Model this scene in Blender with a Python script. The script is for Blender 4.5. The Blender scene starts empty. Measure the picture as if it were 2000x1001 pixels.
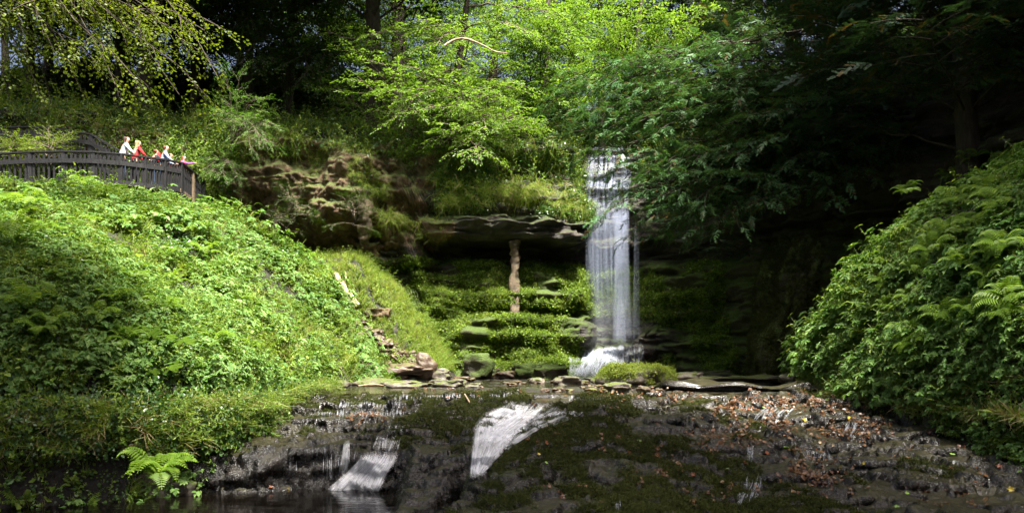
import bpy, math, random
import numpy as np
from mathutils import Vector
rng = np.random.default_rng(7); random.seed(7)
S = bpy.context.scene; C = S.collection
F, CX, VH, CZ = 1555.0, 1000.0, 705.0, 0.6
def P(u, v, Y): return np.array([(u-CX)/F*Y, Y, CZ+(VH-v)/F*Y])
A = np.array
# ------------------------------------------------------------ noise
def _h(ix, iy, iz, s):
    n = (ix*374761393 + iy*668265263 + iz*2147483647 + s*1274126177) & 0xffffffff
    n = ((n ^ (n >> 13))*1274126177) & 0xffffffff
    n = n ^ (n >> 16)
    return (n & 0xffffff)/float(0xffffff)
def vn(p, s=0):
    p = np.asarray(p, float); i = np.floor(p).astype(np.int64); f = p-i; f = f*f*(3-2*f)
    r = 0
    for dx in (0, 1):
        for dy in (0, 1):
            for dz in (0, 1):
                w = (f[:, 0] if dx else 1-f[:, 0])*(f[:, 1] if dy else 1-f[:, 1])*(f[:, 2] if dz else 1-f[:, 2])
                r = r + w*_h(i[:, 0]+dx, i[:, 1]+dy, i[:, 2]+dz, s)
    return r*2-1
def fbm(p, o=4, s=0, g=.5):
    p = np.asarray(p, float); r = 0; a = 1
    for k in range(o): r = r+a*vn(p*2**k+k*17.3, s+k); a *= g
    return r
def n2(x, y, f, o=3, s=0, g=.5): return fbm(np.stack([x*f, y*f, np.zeros_like(x)+.37], 1), o, s, g)
def ss(x, a, b): t = np.clip((x-a)/(b-a), 0, 1); return t*t*(3-2*t)
# ------------------------------------------------------------ gorge plan
PLAN = A([(-34, 30), (-26, 29.6), (-18, 29.8), (-13, 30.2), (-10, 30.6), (-7.5, 31), (-4.5, 31), (-1, 31.2), (1.8, 32), (3.3, 33), (5.2, 33.2), (6.8, 32.3), (8.6, 30), (10.4, 27), (12, 23), (13, 19), (14.5, 14), (15.5, 8), (15.5, 0), (13, -9)], float)
def smooth(p, n=3):
    for _ in range(n):
        q = np.empty((2*len(p)-2+2, p.shape[1])); q[0] = p[0]; q[-1] = p[-1]
        q[1:-1:2] = .75*p[:-1]+.25*p[1:]; q[2:-1:2] = .25*p[:-1]+.75*p[1:]; p = q
    return p
PLAN = smooth(PLAN, 2)
LOOP = np.vstack([PLAN, A([(4, -14), (-12, -13), (-30, -6), (-36, 10), (-36, 24)], float)])  # unseen rim behind the camera, raised to cut ambient light
def loopdist(x, y, L=LOOP):
    p = np.stack([x, y], 1); best = np.full(len(x), 1e9); ins = np.zeros(len(x), bool)
    for i in range(len(L)):
        a, b = L[i], L[(i+1) % len(L)]; ab = b-a
        t = np.clip(((p-a)@ab)/(ab@ab), 0, 1); d = np.hypot(*(p-a-t[:, None]*ab).T); best = np.minimum(best, d)
        c = ((a[1] > y) != (b[1] > y)); 
        if a[1] != b[1]: ins ^= c & (x < (b[0]-a[0])*(y-a[1])/(b[1]-a[1])+a[0])
    return np.where(ins, -best, best)
def I(y, xs, ys): return np.interp(y, xs, ys)
def footL(y): return I(y, [5, 9.7, 10.3, 10.9, 12, 13, 15, 17, 19, 22, 24, 26, 28, 30], [-11, -11, -6.6, -5.0, -4.4, -4.3, -4.2, -4.3, -4.3, -4.1, -3.75, -4.5, -7, -8])
def footR(y): return I(y, [5, 9.5, 14.5, 17, 20, 21.5, 23], [6.5, 6.5, 6.2, 6.5, 7.2, 8.6, 11])
def XB(y): return I(y, [7, 8.7, 9.5, 10.8, 12.5, 14, 15.5], [-.8, -.6, -.43, 0, .5, 1.15, 1.4])
def base(x, y):
    yw = y+.45*n2(x, y*0, .55, 3, 5)+.08*n2(x, y, 3., 2, 6)
    yw = np.where(y > 15.2, np.maximum(yw, 15.2), yw)
    bL = I(yw, [9, 11.4, 11.65, 11.85, 12.4, 13.2, 13.35, 14.1, 14.2, 14.85, 14.95, 15.4], [-1.7, -1.6, -1.25, -.72, -.62, -.52, -.38, -.33, -.18, -.14, -.02, 0])
    bM = I(yw, [7, 8.5, 9.5, 10.2, 11, 11.4, 12.4, 13.4, 14.2, 15, 15.4], [-1.9, -1.6, -1.38, -1.2, -.98, -.72, -.5, -.38, -.25, -.08, 0])
    bC = I(y, [10.9, 11.3, 11.6, 12.7, 13.6, 14.6, 15.2, 15.4], [-1.6, -1.35, -.68, -.46, -.36, -.3, -.1, -.01])
    bR = I(yw, [5, 6.6, 7.6, 8.4, 9.5, 11, 12.5, 14, 15.5], [-2.6, -2.2, -1.38, -1.05, -.85, -.58, -.35, -.15, 0])
    q = .17; zz = bR/q+.55*n2(x, y, .6, 2, 9); fl = np.floor(zz); fr = zz-fl
    bRt = (fl+ss(fr, .74, .94)-.55*n2(x, y, .6, 2, 9))*q
    bR = np.where(y > 15.2, bR, .25*bR+.75*bRt)
    c = XB(y)-x
    wC = ss(c, .0, .22); wM = ss(c, .75, 1.0); wL = ss(-x, 1.35, 1.9)
    b = bR*(1-wC)+wC*(bC*(1-wM)+wM*bM); b = b*(1-wL)+bL*wL
    near = ss(y, 6, 9)*(1-ss(y, 15., 15.8))
    lump = .15*n2(x, y, 1.0, 3, 21)+.10*np.abs(n2(x, y, 2.8, 3, 25))+.015*n2(x, y, 11., 3, 27, .6)
    b = b+near*lump*(1-.6*wC*(1-wM))
    def strat(z, q2, amt, w): zz2 = z/q2+w; f2 = np.floor(zz2); r2 = zz2-f2; return z*(1-amt)+amt*q2*(f2+ss(r2, .70, .94)-w)
    hump = np.exp(-((x-.9)/1.5)**2-((y-11.2)/2.6)**2); b = b+near*.16*hump*(XB(y) < x); am = .93*(1-.62*np.clip(hump*1.3, 0, 1))*(.55+.45*ss(n2(x, y, .45, 2, 35), -.35, .15)); b2 = strat(b, .11+.0*x, am, .9*n2(x, y, .8, 3, 28)+.5*n2(x, y, 3.1, 2, 36)); b2 = b2+.012*n2(x, y, 14., 3, 30, .6); b = b*(1-near)+b2*near
    far = ss(y, 15.2, 16)
    b = b-far*(.05+.0*y)+far*(.045*n2(x, y, .9, 3, 31)+.03*n2(x, y, 5, 2, 33))
    return b
def H(x, y):
    x = np.asarray(x, float); y = np.asarray(y, float); shp = x.shape; x = x.ravel(); y = y.ravel()
    b = base(x, y)
    fl = footL(y)+.25*n2(x*0, y, .8, 3, 41)
    d = fl-x; g = I(y, [5, 7, 9, 12, 17, 22, 25, 27, 29], [1.0, 1.3, 2.0, 2.9, 4.0, 5.4, 6.7, 6.5, 6.2])
    md = np.where(d > 0, g*(1-np.exp(-np.maximum(d, 0)/I(y, [12, 20], [2.6, 3.4]))), 0)
    md = md*(1-.09*ss(-x, 8.5, 12))+ss(d, 0, 3)*(.30*n2(x, y, .5, 3, 43)+.16*n2(x, y, 1.6, 3, 44))*(1-ss(y, 24.5, 26))
    lift = -b*ss(d, -.05, .3)+.15*ss(d, 0, .3)
    z = b+lift+md
    tl = np.clip(1.15*(-1.6-x-.55*n2(x, y, .6, 3, 46)), 0, 4.3)*ss(y+.7*n2(x, y, .5, 3, 47), 25.6, 28.6)
    z = np.maximum(z, np.where(tl > .02, tl+.08*n2(x, y, 2, 3, 49), -99))
    z = z+.9*np.exp(-((x+17.5)/3.0)**2-((y-28.5)/.6)**2)
    fr = footR(y)+.2*n2(x*0, y, .8, 3, 51); e = x-fr
    z = z+np.where(e > 0, 4.6*(1-np.exp(-np.maximum(e, 0)/1.75)), 0)+ss(e, 0, 1)*(.55*n2(x, y, .55, 3, 53)+.22*n2(x, y, 1.7, 2, 54)) - b*ss(e, -.05, .35)
    do = loopdist(x, y)-3.2*np.exp(-((x-4.3)/1.6)**2)*(y > 20)
    top = 9.4+6.2*ss(do, 3, 13)+.5*n2(x, y, .25, 3, 55)
    z = np.where(do > .6, np.maximum(z, z*(1-ss(do, .6, 2.6))+top*ss(do, .6, 2.6)), z)
    return z.reshape(shp)
def onground(u, v, y0=7.6, y1=33, n=700):
    u = np.atleast_1d(np.asarray(u, float)); v = np.atleast_1d(np.asarray(v, float)); out = []
    Y = y0*(y1/y0)**(np.linspace(0, 1, n))
    for a, b in zip(u, v):
        x = (a-CX)/F*Y; z = CZ+(VH-b)/F*Y; h = H(x, Y); k = np.nonzero(h >= z)[0]
        k = k[0] if len(k) else n-1
        out.append((x[k], Y[k], h[k]))
    return A(out)
# ------------------------------------------------------------ mesh helpers
def tagit(o, label=None, cat=None, group=None, kind=None):
    if label: o['label'] = label
    if cat: o['category'] = cat
    if group: o['group'] = group
    if kind: o['kind'] = kind
    return o
def mkmesh(name, V, Fq, mats, midx=None, smooth_=True, uv=None):
    V = np.asarray(V, np.float32); Fq = np.asarray(Fq, np.int32); k = Fq.shape[1]
    me = bpy.data.meshes.new(name); me.vertices.add(len(V)); me.vertices.foreach_set('co', V.ravel())
    me.loops.add(Fq.size); me.loops.foreach_set('vertex_index', Fq.ravel())
    me.polygons.add(len(Fq)); me.polygons.foreach_set('loop_start', np.arange(0, Fq.size, k, dtype=np.int32))
    if midx is not None: me.polygons.foreach_set('material_index', np.asarray(midx, np.int32))
    if uv is not None:
        l = me.uv_layers.new(name='UVMap'); l.data.foreach_set('uv', np.asarray(uv, np.float32)[Fq.ravel()].ravel())
    for m in (mats if isinstance(mats, (list, tuple)) else [mats]): me.materials.append(m)
    me.update(calc_edges=True)
    me.polygons.foreach_set('use_smooth', np.full(len(Fq), bool(smooth_))); me.update()
    return me
def link(name, me, parent=None, loc=None):
    o = bpy.data.objects.new(name, me); C.objects.link(o)
    if parent: o.parent = parent
    if loc is not None: o.location = [float(t) for t in loc]
    return o
def empty(name, loc=(0, 0, 0), rz=0):
    o = link(name, None, None, loc); o.rotation_euler.z = rz; o.empty_display_size = .2; return o
class Acc:
    def __init__(s): s.V = []; s.F = []; s.M = []; s.n = 0
    def add(s, V, Fq, m=0):
        if len(V) == 0: return
        s.V.append(V); s.F.append(np.asarray(Fq)+s.n); s.M.append(np.full(len(Fq), m) if np.isscalar(m) else m); s.n += len(V)
    def mesh(s, name, mats, sm=False, off=(0, 0, 0)):
        return mkmesh(name, np.vstack(s.V)-A(off), np.vstack(s.F), mats, np.concatenate(s.M), sm)
def norm(v): return v/np.maximum(np.linalg.norm(v, axis=-1, keepdims=True), 1e-9)
def basis(up, yd=None):
    up = norm(up)
    if yd is None:
        a = rng.uniform(0, 2*np.pi, len(up)); yd = np.stack([np.cos(a), np.sin(a), 0*a], 1)
    x = norm(np.cross(yd, up)); y = np.cross(up, x)
    return np.stack([x, y, up], 2)
def scatter(acc, proto, pos, up, sc, yd=None):
    V, Fq, M = proto; k = len(pos)
    if k == 0: return
    B = basis(np.broadcast_to(up, (k, 3)).copy(), yd)
    sc = np.broadcast_to(sc, (k,))
    W = np.einsum('kij,nj->kni', B, V)*sc[:, None, None]+pos[:, None, :]
    FF = Fq[None]+(np.arange(k)*len(V))[:, None, None]
    acc.add(W.reshape(-1, 3), FF.reshape(-1, 4), np.tile(M, k))
def scat_var(acc, protos, pos, up, sc, yd=None):
    k = len(pos); w = rng.integers(0, len(protos), k); up = np.broadcast_to(up, (k, 3)); sc = np.broadcast_to(sc, (k,))
    for i, p in enumerate(protos):
        m = w == i; scatter(acc, p, pos[m], up[m], sc[m], None if yd is None else yd[m])
class Pr:   # prototype builder
    def __init__(s): s.a = Acc()
    def leaf(s, pos, yd, up, l, w, droop=.15, fold=.06, m=0):
        V = A([(0, 0, 0), (.5*w, .33*l, fold*l), (.36*w, .7*l, fold*l-droop*l*.5), (0, l, -droop*l), (-.36*w, .7*l, fold*l-droop*l*.5), (-.5*w, .33*l, fold*l)])
        B = basis(A([up], float), norm(A([yd], float)))[0]; s.a.add(V@B.T+A(pos), A([(0, 1, 2, 3), (0, 3, 4, 5)]), m)
    def strip(s, pts, w, side, m=0):
        pts = A(pts, float); n = len(pts); w = np.broadcast_to(w, n)[:, None]; side = norm(A(side, float))
        V = np.vstack([pts-side*w, pts+side*w]); Fq = [(i, i+1, n+i+1, n+i) for i in range(n-1)]; s.a.add(V, A(Fq), m)
    def get(s): return (np.vstack(s.a.V), np.vstack(s.a.F), np.concatenate(s.a.M))
def tube(pts, rad, n=6, wob=0, seed=0):
    pts = A(pts, float); k = len(pts); rad = np.broadcast_to(rad, k)
    t = norm(np.gradient(pts, axis=0)); ref = np.where(np.abs(t[:, 2:3]) > .9, A([[1., 0, 0]]), A([[0, 0, 1.]]))
    a = norm(np.cross(t, ref)); b = np.cross(t, a); th = np.arange(n)/n*2*np.pi
    rr = rad[:, None]*np.ones(n)
    if wob:
        q = np.stack([np.repeat(np.arange(k)*.7, n), np.tile(np.cos(th)*1.3, k), np.tile(np.sin(th)*1.3+seed, k)], 1); rr = rr*(1+wob*fbm(q, 3, seed).reshape(k, n))
    V = pts[:, None, :]+rr[:, :, None]*(np.cos(th)[None, :, None]*a[:, None, :]+np.sin(th)[None, :, None]*b[:, None, :])
    i = np.arange(k-1)[:, None]*n; j = np.arange(n)[None]; j2 = (j+1) % n
    Fq = np.stack([i+j, i+j2, i+n+j2, i+n+j], 2).reshape(-1, 4)
    V = V.reshape(-1, 3); V = np.vstack([V, pts[-1:], pts[:1]]); e = (k-1)*n
    cap = [(e+q, e+(q+1) % n, len(V)-2, len(V)-2) for q in range(0)]
    return V, Fq
# ------------------------------------------------------------ materials
def nt(name):
    m = bpy.data.materials.new(name); m.use_nodes = True; n = m.node_tree; n.nodes.clear(); return m, n
def N(t, ty, **kw):
    n = t.nodes.new(ty)
    for k, v in kw.items():
        if k.startswith('i_'): n.inputs[k[2:].replace('_', ' ')].default_value = v
        else: setattr(n, k, v)
    return n
def L(t, a, b): t.links.new(a, b)
def ramp(t, fac, stops):
    r = N(t, 'ShaderNodeValToRGB'); e = r.color_ramp.elements
    while len(e) < len(stops): e.new(.5)
    for q, (p, c) in zip(e, stops): q.position = p; q.color = (*c, 1) if len(c) == 3 else c
    if fac is not None: L(t, fac, r.inputs[0])
    return r.outputs[0]
def leafmat(name, cols, trans=.4, rough=.5, spec=.3, tcol=1.25, nscale=.6):
    m, t = nt(name); g = N(t, 'ShaderNodeNewGeometry'); o = N(t, 'ShaderNodeOutputMaterial')
    tc = N(t, 'ShaderNodeTexCoord'); no = N(t, 'ShaderNodeTexNoise', i_Scale=nscale, i_Detail=2.); L(t, tc.outputs['Object'], no.inputs['Vector'])
    mx = N(t, 'ShaderNodeMix'); mx.inputs[0].default_value = .5; L(t, g.outputs['Random Per Island'], mx.inputs[2]); L(t, no.outputs[0], mx.inputs[3])
    k = len(cols); col = ramp(t, mx.outputs[0], [(.12+.7*i/(k-1), c) for i, c in enumerate(cols)])
    p = N(t, 'ShaderNodeBsdfPrincipled', i_Roughness=rough); p.inputs['Specular IOR Level'].default_value = spec; L(t, col, p.inputs['Base Color'])
    tr = N(t, 'ShaderNodeBsdfTranslucent'); h = N(t, 'ShaderNodeMix', data_type='RGBA', blend_type='MULTIPLY'); h.inputs[0].default_value = 1; h.inputs[7].default_value = (tcol*1.05, tcol, tcol*.45, 1)
    L(t, col, h.inputs[6]); L(t, h.outputs[2], tr.inputs[0])
    ms = N(t, 'ShaderNodeMixShader'); ms.inputs[0].default_value = trans; L(t, p.outputs[0], ms.inputs[1]); L(t, tr.outputs[0], ms.inputs[2]); L(t, ms.outputs[0], o.inputs[0])
    return m
def rockmat(name, cols, moss=None, mosslo=.3, mosshi=.7, rough=(.25, .7), scale=2., bump=.6, zs=1., fine=30., bdist=.05, nzw=.3, spec=.5, mrough=.85):
    m, t = nt(name); o = N(t, 'ShaderNodeOutputMaterial'); g = N(t, 'ShaderNodeNewGeometry'); mp = N(t, 'ShaderNodeMapping'); mp.inputs['Scale'].default_value = (1, 1, zs)
    L(t, g.outputs['Position'], mp.inputs[0])
    n1 = N(t, 'ShaderNodeTexNoise', i_Scale=scale, i_Detail=8., i_Roughness=.65); L(t, mp.outputs[0], n1.inputs['Vector'])
    nf = N(t, 'ShaderNodeTexNoise', i_Scale=fine, i_Detail=5., i_Roughness=.7); L(t, g.outputs['Position'], nf.inputs['Vector'])
    k = len(cols); col = ramp(t, n1.outputs[0], [(.3+.4*i/(k-1), c) for i, c in enumerate(cols)])
    p = N(t, 'ShaderNodeBsdfPrincipled'); p.inputs['Specular IOR Level'].default_value = spec; ro = ramp(t, nf.outputs[0], [(.35, (rough[0],)*3), (.65, (rough[1],)*3)])
    if moss:
        n3 = N(t, 'ShaderNodeTexNoise', i_Scale=scale*.9, i_Detail=6., i_Roughness=.6); 
        mp3 = N(t, 'ShaderNodeMapping'); mp3.inputs['Location'].default_value = (31, 7, 3); L(t, g.outputs['Position'], mp3.inputs[0]); L(t, mp3.outputs[0], n3.inputs['Vector'])
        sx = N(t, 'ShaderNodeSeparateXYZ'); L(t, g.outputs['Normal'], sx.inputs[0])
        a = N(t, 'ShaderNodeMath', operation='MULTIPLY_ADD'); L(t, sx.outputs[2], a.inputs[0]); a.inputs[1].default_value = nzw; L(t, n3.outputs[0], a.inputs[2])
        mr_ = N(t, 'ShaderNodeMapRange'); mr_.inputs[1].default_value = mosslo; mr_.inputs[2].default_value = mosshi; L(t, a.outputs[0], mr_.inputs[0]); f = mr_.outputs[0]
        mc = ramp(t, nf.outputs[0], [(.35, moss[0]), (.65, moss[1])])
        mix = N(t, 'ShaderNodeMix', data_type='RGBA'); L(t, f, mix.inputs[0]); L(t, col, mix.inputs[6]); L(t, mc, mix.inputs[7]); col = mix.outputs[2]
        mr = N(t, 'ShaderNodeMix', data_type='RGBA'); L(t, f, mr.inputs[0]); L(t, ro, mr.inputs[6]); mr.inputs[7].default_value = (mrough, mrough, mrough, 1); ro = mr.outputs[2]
    L(t, col, p.inputs['Base Color']); L(t, ro, p.inputs['Roughness'])
    ad = N(t, 'ShaderNodeMath', operation='MULTIPLY_ADD'); L(t, nf.outputs[0], ad.inputs[0]); ad.inputs[1].default_value = .35; L(t, n1.outputs[0], ad.inputs[2])
    b = N(t, 'ShaderNodeBump', i_Strength=bump, i_Distance=bdist); L(t, ad.outputs[0], b.inputs['Height']); L(t, b.outputs[0], p.inputs['Normal'])
    L(t, p.outputs[0], o.inputs[0]); return m
def plain(name, col, rough=.6, var=.25, scale=8., bump=.2, spec=.4, stretch=(1, 1, 1)):
    m, t = nt(name); o = N(t, 'ShaderNodeOutputMaterial'); tc = N(t, 'ShaderNodeTexCoord'); mp = N(t, 'ShaderNodeMapping'); mp.inputs['Scale'].default_value = stretch
    L(t, tc.outputs['Object'], mp.inputs[0]); n = N(t, 'ShaderNodeTexNoise', i_Scale=scale, i_Detail=5.); L(t, mp.outputs[0], n.inputs['Vector'])
    c = ramp(t, n.outputs[0], [(.3, tuple(x*(1-var) for x in col)), (.7, tuple(min(1, x*(1+var)) for x in col))])
    p = N(t, 'ShaderNodeBsdfPrincipled', i_Roughness=rough); p.inputs['Specular IOR Level'].default_value = spec; L(t, c, p.inputs['Base Color'])
    b = N(t, 'ShaderNodeBump', i_Strength=bump, i_Distance=.02); L(t, n.outputs[0], b.inputs['Height']); L(t, b.outputs[0], p.inputs['Normal']); L(t, p.outputs[0], o.inputs[0]); return m
def watermat(name, sx=14., sy=.7, lo=.42, hi=.62, amax=.9, edge=.12, top=.04, bot=.04, col=(.82, .86, .95), fl=0.):
    m, t = nt(name); o = N(t, 'ShaderNodeOutputMaterial'); uv = N(t, 'ShaderNodeUVMap'); sp = N(t, 'ShaderNodeSeparateXYZ'); L(t, uv.outputs[0], sp.inputs[0])
    def no(a, b, off):
        mp = N(t, 'ShaderNodeMapping'); mp.inputs['Scale'].default_value = (a, b, 1); mp.inputs['Location'].default_value = (off, off, 0); L(t, uv.outputs[0], mp.inputs[0])
        n = N(t, 'ShaderNodeTexNoise', i_Scale=1., i_Detail=5., i_Roughness=.62, i_Distortion=.5); L(t, mp.outputs[0], n.inputs['Vector']); return n.outputs[0]
    a = no(sx, sy, 3); b = no(sx*.22, sy*2.2, 9)
    ad = N(t, 'ShaderNodeMath', operation='MULTIPLY_ADD'); L(t, b, ad.inputs[0]); ad.inputs[1].default_value = .6; L(t, a, ad.inputs[2])
    cur = None
    def fade(src, a0, a1):
        nonlocal cur
        r = N(t, 'ShaderNodeMapRange', interpolation_type='SMOOTHSTEP'); r.inputs[1].default_value = a0; r.inputs[2].default_value = a1; L(t, src, r.inputs[0])
        if cur is None: cur = r.outputs[0]; return
        mu = N(t, 'ShaderNodeMath', operation='MULTIPLY'); L(t, cur, mu.inputs[0]); L(t, r.outputs[0], mu.inputs[1]); cur = mu.outputs[0]
    fade(sp.outputs[0], 0, max(edge, .02)*1.05); fade(sp.outputs[0], 1, 1-max(edge, .02)*1.05)
    if top: fade(sp.outputs[1], 0, top)
    if bot: fade(sp.outputs[1], 1, 1-bot)
    E = cur   # ragged borders: the border profile eats into the streak noise before it is cut
    k1 = N(t, 'ShaderNodeMath', operation='MULTIPLY_ADD'); L(t, E, k1.inputs[0]); k1.inputs[1].default_value = .42; L(t, ad.outputs[0], k1.inputs[2])
    s2 = N(t, 'ShaderNodeMath', operation='SUBTRACT'); L(t, k1.outputs[0], s2.inputs[0]); s2.inputs[1].default_value = .72
    al = N(t, 'ShaderNodeMapRange', interpolation_type='SMOOTHSTEP'); al.inputs[1].default_value = lo-fl*(hi-lo)*1.3; al.inputs[2].default_value = hi; al.inputs[4].default_value = amax; L(t, s2.outputs[0], al.inputs[0])
    e2 = N(t, 'ShaderNodeMapRange', interpolation_type='SMOOTHSTEP'); e2.inputs[2].default_value = .35; L(t, E, e2.inputs[0])
    mu2 = N(t, 'ShaderNodeMath', operation='MULTIPLY'); L(t, al.outputs[0], mu2.inputs[0]); L(t, e2.outputs[0], mu2.inputs[1]); cur = mu2.outputs[0]
    d = N(t, 'ShaderNodeBsdfPrincipled', i_Roughness=.35); d.inputs['Base Color'].default_value = (*col, 1)
    tr = N(t, 'ShaderNodeBsdfTranslucent'); tr.inputs[0].default_value = (*col, 1); m1 = N(t, 'ShaderNodeMixShader'); m1.inputs[0].default_value = .45; L(t, d.outputs[0], m1.inputs[1]); L(t, tr.outputs[0], m1.inputs[2])
    tp = N(t, 'ShaderNodeBsdfTransparent'); m2 = N(t, 'ShaderNodeMixShader'); L(t, cur, m2.inputs[0]); L(t, tp.outputs[0], m2.inputs[1]); L(t, m1.outputs[0], m2.inputs[2]); L(t, m2.outputs[0], o.inputs[0])
    return m
def poolmat(name, col=(.012, .009, .006), rough=.06, scale=3., bump=.15):
    m, t = nt(name); o = N(t, 'ShaderNodeOutputMaterial'); g = N(t, 'ShaderNodeNewGeometry'); mp = N(t, 'ShaderNodeMapping'); mp.inputs['Scale'].default_value = (.6, 1.6, 1); L(t, g.outputs['Position'], mp.inputs[0])
    n = N(t, 'ShaderNodeTexNoise', i_Scale=scale, i_Detail=4., i_Distortion=1.2); L(t, mp.outputs[0], n.inputs['Vector'])
    p = N(t, 'ShaderNodeBsdfPrincipled', i_Roughness=rough, i_IOR=1.33); p.inputs['Base Color'].default_value = (*col, 1)
    b = N(t, 'ShaderNodeBump', i_Strength=bump, i_Distance=.05); L(t, n.outputs[0], b.inputs['Height']); L(t, b.outputs[0], p.inputs['Normal']); L(t, p.outputs[0], o.inputs[0]); return m
M = {}
M['herb'] = leafmat('herb_leaf', [(.05, .10, .015), (.15, .25, .035), (.32, .41, .10)], .4, .6, .12)
M['herb2'] = leafmat('herb_leaf_blue', [(.05, .13, .03), (.13, .25, .06), (.25, .37, .12)], .35, .5, .18)
M['grass'] = leafmat('grass_blade', [(.08, .16, .015), (.20, .31, .03), (.36, .40, .09)], .4, .5, .3)
M['dry'] = leafmat('dry_blade', [(.20, .15, .07), (.36, .29, .15), (.25, .28, .10)], .3, .6, .2)
M['ivy'] = leafmat('ivy_leaf', [(.018, .05, .012), (.04, .10, .02), (.10, .20, .045)], .25, .3, .5)
M['fern'] = leafmat('fern_leaf', [(.08, .16, .015), (.17, .29, .03), (.27, .38, .05)], .45, .5, .3)
M['maple'] = leafmat('maple_leaf', [(.06, .14, .018), (.13, .25, .04), (.23, .35, .075)], .5, .45, .35)
M['lime'] = leafmat('lime_leaf', [(.05, .09, .01), (.10, .15, .015), (.18, .22, .025)], .5, .45, .35)
M['hang'] = leafmat('beech_leaf', [(.06, .17, .03), (.12, .28, .06), (.22, .38, .10)], .45, .4, .4)
M['dark'] = leafmat('shade_tinted_leaf', [(.012, .030, .006), (.028, .062, .010), (.055, .10, .016)], .35, .45, .3)  # darker leaf copy; woodland shade is put into its colour
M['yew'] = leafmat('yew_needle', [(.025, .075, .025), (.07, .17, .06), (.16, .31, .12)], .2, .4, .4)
M['yewdark'] = leafmat('shade_tinted_yew', [(.010, .028, .012), (.026, .06, .026), (.05, .105, .045)], .15, .5, .25)  # darker copy of the yew; upper-right shade is put into the needle colour
M['yewold'] = leafmat('yew_old', [(.06, .05, .02), (.12, .08, .03), (.06, .10, .04)], .2, .6, .2)
M['moss'] = leafmat('moss_blade', [(.015, .020, .006), (.034, .042, .010), (.075, .085, .020)], .2, .8, .1)
M['mossg'] = leafmat('moss_bright', [(.035, .08, .008), (.09, .16, .015), (.20, .27, .03)], .3, .8, .1)
M['mosscap'] = leafmat('moss_cap', [(.06, .09, .012), (.16, .22, .03), (.32, .36, .08)], .3, .8, .1)
M['litter'] = leafmat('litter_leaf', [(.035, .016, .009), (.12, .052, .024), (.26, .15, .07)], .2, .35, .5)
M['stem'] = plain('stem', (.10, .14, .04), .6)
M['bark'] = plain('bark', (.055, .045, .035), .85, .45, 14., .9, .2, (1, 1, .25))
M['twig'] = plain('twig', (.13, .10, .075), .8, .4, 20.)
M['palewood'] = plain('pale_wood', (.34, .26, .18), .7, .4, 9., .8, .3, (1, 1, .4))
M['timber'] = plain('timber_dark', (.016, .016, .018), .62, .35, 12., .5, .35, (1, 1, .3))
M['timberpale'] = plain('timber_pale', (.17, .125, .08), .7, .3, 12., .5)
M['deck'] = plain('deck_boards', (.09, .08, .07), .75)
M['soil'] = rockmat('soil', [(.003, .0025, .002), (.008, .006, .004), (.02, .014, .009)], ((.010, .015, .004), (.022, .032, .006)), .75, .95, (.6, .9), 2., .8)
M['ledge'] = rockmat('wet_ledge', [(.002, .002, .002), (.007, .006, .005), (.022, .017, .013)], ((.010, .010, .005), (.050, .045, .020)), 1.18, 1.42, (.06, .4), 3., .8, 1.5, 30., .05, .95, .4, .38)  # mossy treads over black risers; the dark risers also paint in step shade
M['shale'] = rockmat('shale', [(.007, .006, .006), (.028, .021, .017), (.09, .065, .048)], ((.02, .035, .006), (.07, .11, .015)), .55, .8, (.2, .6), 1.3, 1., 4., 22., .12)
M['tufa'] = rockmat('tufa', [(.035, .020, .011), (.13, .078, .042), (.30, .20, .125)], ((.04, .06, .01), (.12, .15, .03)), .5, .72, (.5, .85), 3.4, 1., .5, 18., .2)
M['mosswall'] = rockmat('moss_wall', [(.02, .018, .01), (.05, .045, .02), (.07, .07, .03)], ((.025, .045, .007), (.09, .14, .018)), .40, .6, (.4, .8), 1.8, 1., 1.5, 25., .12)
M['boulder'] = rockmat('boulder', [(.03, .025, .02), (.09, .075, .06), (.2, .17, .14)], ((.035, .05, .01), (.10, .125, .02)), .62, .78, (.3, .7), 4., .8, 1., 30., .04)
M['slab'] = rockmat('slab', [(.04, .026, .016), (.07, .045, .03), (.15, .10, .07)], ((.05, .06, .012), (.12, .13, .03)), .72, .86, (.25, .6), 5., .8, 1., 30., .04)
M['tuftrock'] = rockmat('tufa_column', [(.035, .026, .016), (.10, .07, .04), (.20, .15, .09)], ((.04, .06, .01), (.10, .12, .02)), .6, .85, (.5, .8), 5., 1., 1., 26., .08)
M['pool'] = poolmat('pool_water', (.004, .003, .002)); M['stream'] = poolmat('stream_water', (.02, .016, .01), .08, 4., .25)
M['fall'] = watermat('fall_water', 12., 1.6, .22, .75, .62, .18, .03, .10, (.55, .62, .80), .15)
M['fallthin'] = watermat('fall_thin', 6., .5, .25, .60, .62, .35, .03, .10)
M['spray'] = watermat('fall_spray', 2., .8, .1, .9, .20, .4, .35, .2)
M['casc'] = watermat('cascade_water', 9., .8, .25, .65, .85, .2, .15, .15, (.66, .71, .86), .35)
M['trick'] = watermat('trickle_water', 34., .9, .36, .70, .8, .2, .15, .2)
M['foam'] = watermat('foam_water', 9., 2., .42, .66, .6, .3, .3, .3)
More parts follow.
